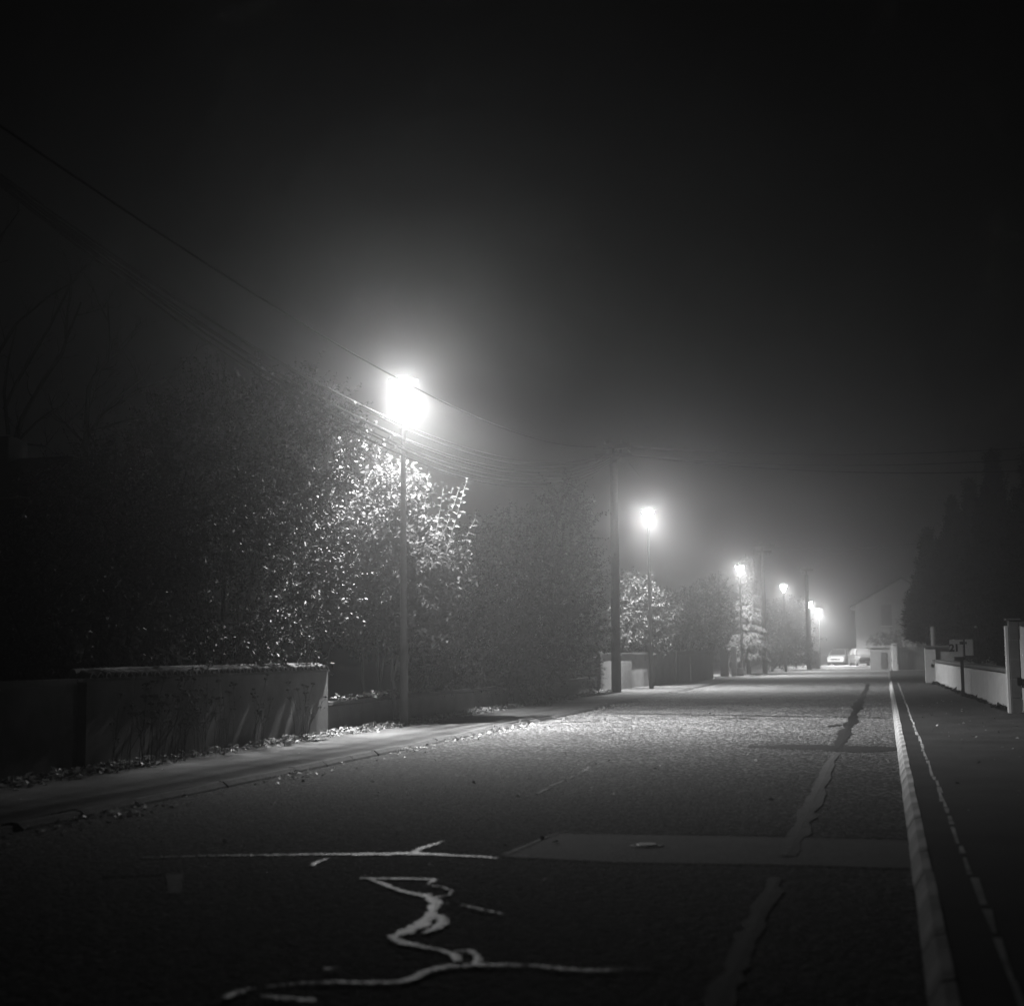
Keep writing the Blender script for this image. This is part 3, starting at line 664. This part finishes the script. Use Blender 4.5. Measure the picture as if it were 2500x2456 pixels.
# spruce at lamp 3: tiers of drooping branches
sp0 = atY(1828, 1640, 84.6); sp0.z = .05
sp = thing('spruce_tree', 'narrow spruce with drooping lit branches behind the third lamp', 'spruce', sp0)
rng = np.random.default_rng(9)
MB().tube([(0, 0, -.05), (0.05, 0, 3), (0, 0, 6.9)], [.14, .09, .02], 8).build('trunk', M['bark'], sp)
PB, PD, PL = [], [], []; bm_ = MB()
z = 1.3
while z < 6.8:
    R = (1.1 if z < 3.0 else .9) * (1 - (z - 1.3) / 6.4) * rng.uniform(.75, 1.15) + .15
    for a in np.arange(0, 6.28, .8) + rng.uniform(0, 1):
        r_ = R * rng.uniform(.35, 1.2); dx, dy = math.cos(a), math.sin(a); pts = []
        for i in range(6):
            t = i / 5; pts.append(Vector((dx * r_ * t, dy * r_ * t, z + .10 * t - .55 * r_ * t * t + .18 * t ** 3)))
        bm_.tube(pts, [.02 * (1 - .8 * i / 5) for i in range(6)], 4)
        for i in range(9):
            t = .15 + .85 * i / 8; p = pts[min(int(t * 5), 4)].lerp(pts[min(int(t * 5), 4) + 1], t * 5 - min(int(t * 5), 4))
            for s in (-1, 1):
                PB.append(p); PD.append((dx * .6 - dy * s * .6, dy * .6 + dx * s * .6, -.75 + rng.normal() * .15)); PL.append(rng.uniform(.18, .42))
    z += rng.uniform(.18, .5)
bm_.build('branches', M['bark'], sp)
st = twig_leaves(np.array(PB), np.array(PD), np.array(PL), 9, .11, .3, spread=.6, droop=.5, rng=rng, jitter=.2)
link('crown', leaf_mesh('crown', *st), M['leaf_spruce'], sp)

# dark conifers on the right
def conifer(label, px, ptop, Y, rad, H0, seed, ntw):
    rng = np.random.default_rng(seed); t = atY(px, ptop, Y); H = t.z
    r = thing('conifer', label, 'conifer', (t.x, Y, .05), 0, 'dark conifers on the right')
    MB().tube([(0, 0, -.05), (0, 0, H * .5), (0, 0, H * .9)], [.16, .1, .02], 8).build('trunk', M['bark'], r)
    # envelope: full skirt, broken into several pointed leaders
    lead = [(0, 0, H, .52)] + [(rad * q * math.cos(a), rad * q * math.sin(a), H * rng.uniform(.55, .84), .3) for a, q in zip(np.arange(0, 6.28, .52) + rng.uniform(0, .5), rng.uniform(.4, .85, 13))]
    B, D = [], []
    for k, (lx, ly, lh, wd) in enumerate(lead):
        n_ = int(ntw * (.34 if k == 0 else .66 / (len(lead) - 1)))
        s = rng.random(n_) ** .9; z = H0 + (lh - H0) * s
        rr = rad * (wd + .25) * np.minimum(1, (1 - s) * (1.5 if k == 0 else 2.4)) * (.5 + .5 * np.minimum(1, s * 3.5)) + .03
        a = rng.uniform(0, 6.283, n_); q = rng.uniform(.35, 1.0, n_) ** .6
        B.append(np.stack([lx * (1 - s * .3) + rr * q * np.cos(a), ly * (1 - s * .3) + rr * q * np.sin(a), z], 1))
        D.append(np.stack([np.cos(a) * .5 * (1.1 - s), np.sin(a) * .5 * (1.1 - s), np.full(n_, .8)], 1) + rng.normal(size=(n_, 3)) * .2)
    B, D = np.concatenate(B), np.concatenate(D); l = rng.uniform(.22, .6, len(B))
    s_ = twig_leaves(B, D, l, 8, .19, .34, spread=.45, droop=.05, rng=rng, jitter=.2)
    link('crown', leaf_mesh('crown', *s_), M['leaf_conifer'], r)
    return r
conifer('leftmost of the dark conifers, hanging over the far end of the white wall', 2264, 1316, 69, 1.0, 1.6, 41, 4400)
conifer('second dark conifer from the left, with a ragged top', 2325, 1240, 66, 1.1, 1.0, 42, 4600)
conifer('third dark conifer from the left, behind the mailbox', 2368, 1195, 62, 1.15, .9, 43, 4600)
conifer('tallest dark conifer, a pointed crown right of the mailbox', 2422, 1128, 56, 1.3, .8, 44, 5200)
conifer('rightmost dark conifer, cut by the edge of the picture', 2520, 1105, 50, 1.3, .8, 45, 4800)

# bare trees at the far left
def bare(label, Y, base, limbs_, seed, r0):
    rng = random.Random(seed); b = atY(*base, Y); r = thing('bare_tree', label, 'bare tree', (b.x, Y, .05), 0, 'bare trees at the far left'); o = Vector((b.x, Y, .05))
    MB().tube([(0, 0, -.05), (.03, .02, (b.z - .05) * .5), (0, 0, b.z - .05)], [r0 * 1.3, r0 * 1.1, r0], 8).build('trunk', M['bark'], r)
    tw = MB()
    def twig(p, d, l, rad, dep):
        pts = [p]; q = p.copy(); dd = d.copy()
        for i in range(4):
            dd = (dd + Vector((rng.gauss(0, .16), rng.gauss(0, .16), rng.gauss(.05, .12)))).normalized(); q = q + dd * l / 4; pts.append(q.copy())
        tw.tube(pts, [rad * (1 - .2 * i) for i in range(5)], 4, False)
        if dep > 0:
            for i in range(rng.randint(2, 4)):
                k = rng.randint(1, 4); a = (dd + Vector((rng.gauss(0, .6), rng.gauss(0, .6), rng.gauss(.1, .4)))).normalized(); twig(pts[k], a, l * rng.uniform(.4, .7), rad * .5, dep - 1)
    for (path, rad) in limbs_:
        yo = rng.uniform(-.6, .6); pts = [atY(*q, Y + yo * i / len(path)) - o for i, q in enumerate(path)]
        MB().tube(pts, [.95 * rad * (1 - .7 * i / (len(pts) - 1)) for i in range(len(pts))], 6).build('branch', M['bark'], r)
        for i in range(len(pts) - 1):
            d = (pts[i + 1] - pts[i]); m = max(1, int(d.length / .42))
            for k in range(m):
                p = pts[i].lerp(pts[i + 1], (k + rng.random()) / m); a = (d.normalized() + Vector((rng.gauss(0, .7), rng.gauss(0, .5), rng.gauss(.1, .5)))).normalized()
                twig(p, a, rng.uniform(.3, .9), max(.010, rad * .3), 2)
    tw.build('twigs', M['bark'], r, None, False, 'stuff')
bare('bare tree with a forked leafless crown above the dark shed', 25, (208, 1115),
    [([(208, 1115), (212, 1010), (216, 950), (230, 918), (262, 882), (266, 830), (262, 735)], .06), ([(214, 1062), (255, 1010), (300, 980), (345, 945), (400, 935), (450, 885)], .04),
     ([(216, 1058), (280, 1035), (345, 1018), (375, 982)], .03), ([(240, 1020), (300, 960), (340, 930), (370, 900)], .025), ([(262, 882), (300, 850), (335, 810)], .02),
     ([(208, 1085), (160, 1035), (130, 1010), (118, 960)], .03), ([(160, 1035), (200, 1000), (212, 975)], .02)], 3, .07)
bare('bare leafless tree cut by the left edge of the picture', 24.2, (30, 1100),
    [([(30, 1100), (55, 1020), (105, 930), (150, 865), (165, 820), (198, 738)], .06), ([(160, 828), (164, 770), (172, 690)], .03), ([(10, 1000), (40, 935), (120, 800), (175, 690), (216, 640)], .04),
     ([(-30, 905), (40, 790), (110, 730), (180, 688)], .035), ([(20, 1060), (10, 960), (20, 880), (40, 800)], .04), ([(30, 1090), (90, 1030), (130, 1000), (170, 985)], .03), ([(-40, 700), (0, 580), (50, 512)], .03), ([(40, 1080), (110, 1090), (150, 1040)], .025)], 4, .08)

# dark shed at the far left
s0 = atY(-120, 1640, 22.5); s1 = atY(178, 1113, 22.5); sh = thing('garden_shed', 'low dark shed with a flat ridge at the far left, below the bare trees', 'shed', (s1.x, 22.5, .05))
W, Dp, HR = 4.6, 4.0, s1.z - .05; HE = HR - .9
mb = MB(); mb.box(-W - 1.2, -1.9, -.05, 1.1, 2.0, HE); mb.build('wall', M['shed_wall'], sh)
mb = MB(); a0, a1 = (-W - 1.6, 0, HR), (0, 0, HR); e = [(-W - 1.6, -2.2, HE - .05), (1.5, -2.2, HE - .05), (1.5, 2.3, HE - .05), (-W - 1.6, 2.3, HE - .05)]
mb.face(e[0], e[1], a1, a0); mb.face(e[1], e[2], a1); mb.face(e[2], e[3], a0, a1); mb.face(e[3], e[0], a0); mb.face(e[3], e[2], e[1], e[0]); mb.build('roof', M['roof'], sh)
cx = atY(20, 1075, 22.5); MB().box(cx.x - s1.x - .5, -.3, HR - .3, cx.x - s1.x + .2, .3, cx.z - .02, .02).build('chimney', M['roof'], sh)
ib = MB(); rr = random.Random(2)
# creeper bush filling the corner between shed and tree
leafy_tree('hedge', 'dark hedge top between the shed and the big leafy tree', 'hedge', [(250, 1250, 20.5, .9, .8, 1.0), (300, 1180, 21, .35, .4, .5), (215, 1300, 20, .9, .8, 1.1), (120, 1500, 18, 1.2, .7, 1.0), (20, 1480, 16.5, 1.1, .7, 1.0), (230, 1520, 19.5, 1.1, .8, .9)],
    (-11.0, 19.5), 1100, 10, .08, M['leaf_hedge'], 33, None, .06, up=.4, tl=(.3, .7))
a = atY(378, 1579, 18.6); b = atY(482, 1617, 19.2)
br = MB().tube([a + Vector((-.5, .4, -.1)), a, a.lerp(b, .5) + Vector((0, 0, -.02)), b + Vector((0, 0, .01))], [.02, .022, .018, .01], 6).build('cut_branch', M['kerb_left'])
tag(br, 'pale bare branch slanting down onto the tiled coping', 'branch')

# ------------------------------------------------------------------ dry weeds along the tiled wall
def weed_meshes(seed):
    rng = random.Random(seed); st, hd = MB(), MB()
    for k in range(rng.randint(3, 6)):
        h = rng.uniform(.45, 1.12); lx, ly = rng.gauss(-.06, .05), rng.gauss(.2, .14); b = Vector((rng.gauss(0, .09), rng.gauss(0, .04), -.02))
        pts = [b, b + Vector((lx * .3, ly * .3, h * .4)), b + Vector((lx * 1.2, ly, h * .8)), b + Vector((lx * 2, ly * 1.4, h))]
        st.tube(pts, [.004, .0035, .003, .002], 4, False); tip = pts[-1]
        for j in range(rng.randint(4, 8)):
            c = tip + Vector((rng.gauss(0, .026), rng.gauss(0, .026), rng.gauss(.012, .008))); st.tube([tip + Vector((0, 0, -.05)), c], [.002, .002], 3, False); s = rng.uniform(.012, .026)
            hd.lathe([(s * .3, -s * .5), (s, 0), (s * .5, s * .6)], c, 5)
        for j in range(rng.randint(1, 4)):
            t = rng.uniform(.25, .85); p = pts[1].lerp(pts[2], t); q = p + Vector((rng.gauss(0, .1), rng.gauss(0, .05), rng.uniform(.03, .14))); st.tube([p, q], [.003, .002], 3, False)
            s = rng.uniform(.008, .016); hd.lathe([(s * .3, -s * .5), (s, 0), (s * .5, s * .6)], q, 5)
    out = []
    for nm, mb in (('stalks', st), ('seed_heads', hd)):
        me = bpy.data.meshes.new(nm); me.from_pydata(mb.v, [], mb.f); me.update(); me.materials.append(M['stalk']); out.append((nm, me))
    return out
kinds = [weed_meshes(s) for s in range(7)]
rr = random.Random(12)
for i in range(24):
    y = rr.uniform(17.1, 22.4) if i < 22 else rr.uniform(14.6, 17)
    w = thing('dry_weed', 'dry weed with dark seed heads, one of a clump against the tiled wall', 'weed', (-9.28 + rr.uniform(-.12, .16), y, .06), rr.uniform(-.5, .5), 'dry weeds against the tiled wall')
    s = rr.uniform(.75, 1.15); w.scale = (s, s, s)
    for nm, me in kinds[i % 7]: link(nm, me, None, w, None, 'stuff')

# ------------------------------------------------------------------ fallen leaves and grit
def litter(name, label, n, fx, fy, z, size, mat, seed, catg='leaves', pile=.03):
    rng = np.random.default_rng(seed); y = fy(rng, n); x = fx(rng, n, y)
    P = np.stack([x, y, z + rng.random(n) ** 2 * pile], 1); D = rng.normal(size=(n, 3)); D[:, 2] *= .35
    N = np.array([0, 0, 1.0]) + rng.normal(size=(n, 3)) * .45; L = size * rng.uniform(.5, 1.3, n)
    o = link(name, leaf_mesh(name, P, D, N, L, L * .65), mat, None, None, 'stuff'); tag(o, label, catg); return o
def clumpy(y0, y1):
    def f(rng, n):
        c = rng.uniform(y0, y1, max(4, n // 60)); return np.clip(c[rng.integers(0, len(c), n)] + rng.normal(size=n) * .5, y0, y1)
    return f
litter('fallen_leaves', 'pale fallen leaves gathered at the foot of the left walls', 5200, lambda r, n, y: -9.52 + np.abs(r.normal(size=n)) * .22, clumpy(13.5, 50), .066, .095, M['leaf_dead'], 51, pile=.08)
litter('fallen_leaves', 'fallen leaves lying in the left gutter', 900, lambda r, n, y: -7.0 + r.normal(size=n) * .18, clumpy(9, 40), .012, .07, M['leaf_dead'], 52)
litter('fallen_leaves', 'leaves heaped on top of the low wall', 700, lambda r, n, y: -9.75 + r.normal(size=n) * .09, lambda r, n: np.where(r.random(n) < .75, 27.0 + r.random(n) * 2.0, 25.3 + r.random(n) * 6), .655, .09, M['leaf_dead'], 53, pile=.07)
litter('fallen_leaves', 'few stray leaves scattered over the road and pavements', 420, lambda r, n, y: np.where(r.random(n) < .7, r.uniform(-9, -6.5, n), r.uniform(-6.5, .1, n)), lambda r, n: r.uniform(7, 50, n), .012, .06, M['leaf_dead'], 54)
litter('weed_fringe', 'thin fringe of grass and dirt at the foot of the right wall', 1500, lambda r, n, y: 2.57 - (y - 32.5) * .0265 - .04 - np.abs(r.normal(size=n)) * .05, clumpy(33, 58.5), .10, .09, M['leaf_hedge'], 55, 'grass', .08)
litter('fallen_leaves', 'stray leaves and grit on the dark right pavement', 90, lambda r, n, y: r.uniform(.6, 2.3, n), lambda r, n: r.uniform(8, 40, n), .115, .05, M['leaf_dead'], 56)

# ------------------------------------------------------------------ right side: wall, pillars, gate, mailbox
A, B = (1.86, 59.3), (2.57, 32.5)
w4, L4 = run_wall('garden_wall', 'white rendered garden wall with a dark slab coping behind the mailbox', A, B, 1.06, .2, None)
mb = MB(); mb.box(0, 0, -.05, L4, .2, .93); mb.build('wall', M['pale_wall'], w4)
mb = MB()
for i in range(14): mb.box(L4 * i / 14, -.09, .932, L4 * (i + 1) / 14 - .012, .28, 1.01)
mb.build('coping', M['coping'], w4)
gp4 = thing('gate_pillar', 'grey block gate pillar with a black bell box, right of the white wall', 'gate pillar', (2.60, 32.2, .10))
z = -.1
for i, h in enumerate((.42, .40, .40, .40, .40)):
    o = MB().box(-.098, -.18, z, .098, .18, z + h - .014, .008).build('block', M['block'], gp4, (random.uniform(-.003, .003), random.uniform(-.004, .004), 0)); z += h
MB().box(-.092, -.172, -.05, .092, .165, z - .03).build('mortar_core', M['render_wall'], gp4)
MB().box(-.15, -.22, z, .15, .22, z + .03).build('cap', M['coping'], gp4)
MB().box(-.165, -.14, -.08, -.106, .16, z - .12, .006).build('lit_side_strip', M['pale_wall'], gp4)  # added pale strip: lamplight on the pillar's left face put into colour
MB().box(.02, -.225, .58, .112, -.182, .74, .012).build('bell_box', M['black_paint'], gp4)
gt = thing('white_gate', 'bright white boarded gate at the right edge of the picture', 'gate', (2.705, 32.06, .10))
for i in range(9):
    MB().box(i * .15, -.03, .06, i * .15 + .142, .03, 1.80, .008).build('board', M['white'], gt)
for zz in (.3, 1.5): MB().box(0, .032, zz, 1.35, .07, zz + .1).build('rail', M['white'], gt)
MB().box(.05, -.06, -.05, .13, .02, .058).build('gate_stop', M['white'], gt)
MB().box(0, -.06, 1.802, 1.4, .09, 1.88).build('lintel', M['coping'], gt)
fp = thing('gate_pillar', 'pale gate pillar with a dark flat cap at the far end of the white wall', 'gate pillar', (1.74, 60.2, .10))
MB().box(-.20, -.2, -.05, .20, .2, 1.38, .015).build('shaft', M['pale_wall'], fp)
MB().box(-.29, -.28, 1.382, 1.0, .3, 1.45, .015).build('cap', M['coping'], fp)
MB().box(.202, -.1, -.05, .88, .16, 1.38).build('side_wall', M['low_wall'], fp)
MB().box(.0, -.225, .62, .08, -.202, .74).build('switch_box', M['black_paint'], fp)
MB().box(-.225, -.205, -.04, -.202, .2, 1.37).build('left_face_slab', M['white'], fp)  # thin whiter slab over the pillar's left face
dp = atY(2279, 1572, 62); MB_ = MB().tube([(dp.x, 62, .05), (dp.x, 62, atY(2279, 1530, 62).z)], .10, 10)
tag(MB_.build('round_post', M['low_wall']), 'pale round post half hidden under the leftmost conifer', 'post')
# mailbox 21
mp = at(2362, 1700); m0 = thing('mailbox', 'white double mailbox numbered 21 on a thin post before the white wall', 'mailbox', (2.08, 43.0, .10), math.radians(-4))
MB().box(-.045, -.045, -.05, .045, .045, 1.08).build('post', M['dark_metal'], m0)
zc = atY(2365, 1581, 43.0).z - .10
def mbx(x0, x1, z0, z1, nm): return MB().box(x0, -.20, z0, x1, .16, z1, .02).build(nm, M['white'], m0)
mbx(-.31, .06, zc - .25, zc + .225, 'box'); mbx(.105, .33, zc - .215, zc + .235, 'box')
MB().box(.062, -.15, zc - .23, .103, .1, zc + .2).build('spacer', M['dark_metal'], m0)
MB().box(-.04, -.212, zc + .09, .055, -.201, zc + .17).build('letter_slot', M['dark_metal'], m0)
MB().box(.11, -.212, zc + .10, .15, -.201, zc + .16).build('letter_slot', M['dark_metal'], m0)
MB().box(-.1, -.12, zc - .33, .1, .1, zc - .252).build('bracket', M['dark_metal'], m0)
fc = bpy.data.curves.new('number', 'FONT'); fc.body = '21'; fc.size = .27; fc.extrude = .003; fc.align_x = 'CENTER'; fc.align_y = 'CENTER'; fc.space_character = .95; fc.offset = .013
tmp = bpy.data.objects.new('number_tmp', fc); COL.objects.link(tmp); dg = bpy.context.evaluated_depsgraph_get(); me = bpy.data.meshes.new_from_object(tmp.evaluated_get(dg)); bpy.data.objects.remove(tmp)
me.materials.clear(); num = link('number', me, M['black_paint'], m0, (-.185, -.205, zc - .01)); num.rotation_euler = (math.radians(90), 0, 0)
st_ = atY(2387, 1562, 44.2); tp = atY(2382, 1531, 44.2)
sk = thing('garden_stake', 'thin garden stake with a pale ball on top, behind the mailbox', 'stake', (st_.x, 44.2, .05))
MB().tube([(0, 0, 0), (-.03, 0, tp.z - .08)], .012, 6).build('rod', M['dark_metal'], sk)
MB().lathe([(.01, -.04), (.04, -.02), (.045, .0), (.035, .025), (.01, .04)], (-.03, 0, tp.z - .05), 10).build('ball', M['white'], sk)

# ------------------------------------------------------------------ end of the street: cabinet, house, garden wall, cars
cb = atY(1984, 1620, 112); cbo = thing('utility_cabinet', 'grey utility cabinet at the foot of the fifth lamp', 'cabinet', (cb.x + .1, 112.2, 0))
MB().box(-.42, -.2, .08, .42, .2, 1.15, .015).build('body', M['shutter'], cbo); MB().box(-.45, -.23, -.03, .45, .23, .078).build('base', M['coping'], cbo); MB().box(-.46, -.24, 1.152, .46, .24, 1.2, .01).build('roof', M['shutter'], cbo)
for s in (-1, 1): MB().box(.01 if s > 0 else -.40, -.212, .12, .40 if s > 0 else -.01, -.202, 1.1).build('door', M['shutter'], cbo)

HY = 136; hl = atY(2088, 1500, HY).x; hr = hl + 8.2; hb = thing('house', 'white gabled house facing down the street at its end', 'house', (hl, HY, 0))
EV = atY(2088, 1478, HY).z; cxm = 4.1; RG = EV + 2.3
wn0, wn1 = atY(2150, 1462, HY), atY(2178, 1527, HY); wx0, wx1, wz0, wz1 = wn0.x - hl, wn1.x - hl, wn1.z, wn0.z
mb = MB()
# front wall with a window opening, gable above
mb.face((0, 0, -.03), (wx0, 0, -.03), (wx0, 0, EV), (0, 0, EV)); mb.face((wx0, 0, -.03), (wx1, 0, -.03), (wx1, 0, wz0), (wx0, 0, wz0)); mb.face((wx0, 0, wz1), (wx1, 0, wz1), (wx1, 0, EV), (wx0, 0, EV)) if wz1 < EV else None
mb.face((wx1, 0, -.03), (8.2, 0, -.03), (8.2, 0, EV), (wx1, 0, EV)); mb.face((0, 0, EV), (8.2, 0, EV), (cxm, 0, RG))
mb.face((0, 9, -.03), (0, 0, -.03), (0, 0, EV), (0, 9, EV)); mb.face((8.2, 0, -.03), (8.2, 9, -.03), (8.2, 9, EV), (8.2, 0, EV)); mb.face((8.2, 9, -.03), (0, 9, -.03), (0, 9, EV), (cxm, 9, RG), (8.2, 9, EV))
for (p, q) in (((wx0, wz0), (wx1, wz0)), ((wx1, wz0), (wx1, wz1)), ((wx1, wz1), (wx0, wz1)), ((wx0, wz1), (wx0, wz0))):
    mb.face((p[0], 0, p[1]), (q[0], 0, q[1]), (q[0], .2, q[1]), (p[0], .2, p[1]))
mb.build('wall', M['house_wall'], hb)
rf = MB()
for s in (-1, 1):
    x1 = cxm + s * (cxm + .45); z1 = EV - .25
    rf.loft([[(x1, -.35, z1), (cxm, -.35, RG + .02), (cxm, -.35, RG + .2), (x1, -.35, z1 + .16)], [(x1, 9.3, z1), (cxm, 9.3, RG + .02), (cxm, 9.3, RG + .2), (x1, 9.3, z1 + .16)]])
roof = rf.build('roof', M['roof'], hb)
ch = atY(2151, 1424, HY + 2); MB().box(ch.x - hl - .25, 1.7, RG - 1.6, ch.x - hl + .25, 2.3, ch.z + .1, .02).build('chimney', M['house_wall'], roof)
win = MB(); win.box(wx0 + .002, .1, wz0 + .002, wx0 + .07, .16, wz1 - .002); win.box(wx1 - .07, .1, wz0 + .002, wx1 - .002, .16, wz1 - .002); win.box(wx0 + .072, .1, wz1 - .07, wx1 - .072, .16, wz1 - .002); win.box(wx0 + .072, .1, wz0 + .002, wx1 - .072, .16, wz0 + .07); win.box(wx0 + .072, .1, (wz0 + wz1) / 2 + .08, wx1 - .072, .16, (wz0 + wz1) / 2 + .14)
wf = win.build('window', M['shutter'], hb); MB().box(wx0 + .01, .165, wz0 + .01, wx1 - .01, .19, wz1 - .01).build('shutter', M['shutter'], wf)
MB().box(wx0 - .1, -.09, wz0 - .09, wx1 + .1, -.002, wz0 - .01).build('sill', M['white'], wf)
by0, by1 = atY(2153, 1534, HY - .6), atY(2206, 1546, HY - .6)
bal = MB().box(by0.x - hl, -1.1, by1.z - .0, by1.x - hl, -.003, by0.z, .02).build('balcony_slab', M['house_wall'], hb)
MB().box(by0.x - hl + .25, -.95, 0, by0.x - hl + .45, -.75, by1.z - .002).build('support', M['house_wall'], bal)
MB().box(by1.x - hl - .5, -.95, 0, by1.x - hl - .3, -.75, by1.z - .002).build('support', M['house_wall'], bal)
an = atY(2207, 1525, HY - .4); MB().box(an.x - hl + .02, -.6, 1.2, an.x - hl + 1.0, -.003, an.z).build('annex', M['low_wall'], hb)
leafy_tree('garden_bush', 'flat dark bush under the balcony of the white house', 'bush', [(2150, 1560, 131, .7, .6, .42), (2180, 1556, 131, 1.0, .7, .5), (2210, 1564, 131, .9, .6, .5), (2128, 1572, 131, .4, .4, .35)], (0.9, 131), 260, 8, .16, M['leaf_mid'], 61, None, .05, up=.3, tl=(.2, .5))
gw0 = atY(2126, 1640, 99.5); gw1 = atY(2176, 1640, 99.5)
gw = thing('garden_wall', 'white garden wall in front of the house at the end of the street', 'wall', (gw0.x, 99.5, 0))
wd = gw1.x - gw0.x
MB().box(0, 0, -.03, wd, .2, 1.5).build('wall', M['house_wall'], gw); MB().box(-.03, -.04, 1.502, wd + .02, .24, 1.57, .01).build('coping', M['house_wall'], gw)
MB().box(wd * .52, -.02, .2, wd * .8, -.002, 1.2).build('panel', M['render_wall'], gw)
gpl = thing('gate_pillar', 'slim white gate pillar between the far garden wall and a dark gate', 'gate pillar', (gw1.x + .25, 99.4, 0)); MB().box(-.16, -.17, -.03, .16, .2, 1.72, .015).build('shaft', M['white'], gpl); MB().box(-.2, -.21, 1.722, .2, .24, 1.79, .01).build('cap', M['white'], gpl)
gg = thing('metal_gate', 'dark boarded gate to the right of the slim white pillar', 'gate', (gw1.x + .48, 99.45, 0))
for i in range(10): MB().box(i * .17, -.02, .06, i * .17 + .16, .02, 1.55).build('board', M['shutter'], gg)
for zz in (.3, 1.25): MB().box(0, .021, zz, 1.7, .06, zz + .1).build('rail', M['shutter'], gg)

def car(label, P, rz, paint):
    r = thing('parked_car', label, 'car', P, rz, 'cars parked at the end of the street')
    # length along Y, nose at -Y; rings are half-sections mirrored
    def sec(y, zb, zt, w, wt):
        return [(-w * .94, y, zb), (-w, y, zb + .16), (-w, y, (zb + zt) / 2 + .05), (-wt, y, zt - .03), (-wt * .8, y, zt), (wt * .8, y, zt), (wt, y, zt - .03), (w, y, (zb + zt) / 2 + .05), (w, y, zb + .16), (w * .94, y, zb)]
    b = MB(); b.loft([sec(y, zb, zt, w, wt) for y, zb, zt, w, wt in ((-2.0, .34, .62, .62, .55), (-1.95, .24, .74, .76, .68), (-1.7, .2, .82, .83, .74), (-1.1, .2, .93, .86, .78), (-.8, .2, .97, .86, .80), (.9, .2, .99, .86, .80), (1.75, .22, .97, .85, .78), (1.95, .3, .9, .8, .72))])
    body = b.build('body', paint, r, smooth=False); bevel(body, .03, 2)
    c = MB(); c.loft([[(-w, y, .95), (-w2, y2, 1.44), (w2, y2, 1.44), (w, y, .95)] for y, y2, w, w2 in ((-1.0, -.35, .76, .58), (-.3, -.25, .78, .60), (1.0, .95, .78, .6), (1.8, 1.5, .74, .56))])
    c.build('glasshouse', M['car_glass'], r)
    t = MB(); t.loft([[(-.60, y, min(1.435, z - .03)), (-.56, y, z), (.56, y, z), (.60, y, min(1.435, z - .03))] for y, z in ((-.42, 1.40), (-.1, 1.49), (.9, 1.49), (1.52, 1.45))]); t.build('roof', paint, r)
    for s in (-1, 1):
        MB().tube([(s * .76, -1.03, .95), (s * .585, -.36, 1.45)], .035, 6).build('windscreen_pillar', paint, r)
        MB().tube([(s * .775, .30, .96), (s * .605, .30, 1.45)], .035, 6).build('door_pillar', paint, r)
        MB().tube([(s * .75, 1.72, .95), (s * .57, 1.46, 1.45)], .05, 6).build('rear_pillar', paint, r)
        MB().box(min(s * .5, s * .74), -1.985, .6, max(s * .5, s * .74), -1.90, .72, .01).build('headlight', M['chrome'], r)
        MB().box(min(s * .86, s * 1.02), -.75, .92, max(s * .86, s * 1.02), -.62, 1.05, .02).build('mirror', paint, r)
        for y in (-1.25, 1.25):
            w = MB(); pts = [(s * .68, y, .3), (s * .865, y, .3)]; w.tube(pts, .3, 18); wh = w.build('wheel', M['rubber'], r)
            MB().tube([(s * .866, y, .3), (s * .885, y, .3)], .18, 12).build('rim', M['galv'], wh)
    MB().box(-.42, -2.02, .46, .42, -1.97, .58, .01).build('grille', M['black_paint'], r)
    MB().box(-.26, -2.035, .36, .26, -2.0, .45).build('number_plate', M['white'], r)
    MB().box(-.74, -2.0, .2, .74, -1.9, .33, .02).build('bumper', M['rubber'], r)
    return r
c1 = at(2050, 1624); car('pale hatchback parked facing us beyond the fifth lamp', (atY(2050, 1620, 138).x, 138, 0), math.radians(-9), M['car_white'])
car('dark car parked right beside the pale hatchback', (atY(2106, 1622, 131).x, 131, 0), math.radians(14), M['car_dark'])

# ------------------------------------------------------------------ the night fog
hz_ = MB(); hz_.box(-605, -605, -1.1, 605, 905, 11.5); fog = hz_.build('haze', None); fog['kind'] = 'stuff'
m = bpy.data.materials.new('night_fog'); m.use_nodes = True; nt = m.node_tree; nt.nodes.remove(nt.nodes['Principled BSDF'])
pv = nt.nodes.new('ShaderNodeVolumePrincipled'); pv.inputs['Color'].default_value = (.92, .92, .92, 1); pv.inputs['Density'].default_value = FOG_DENSITY; pv.inputs['Anisotropy'].default_value = FOG_ANISO
nt.links.new(pv.outputs[0], nt.nodes['Material Output'].inputs['Volume']); fog.data.materials.append(m)
print('leaves on shoots', nl)
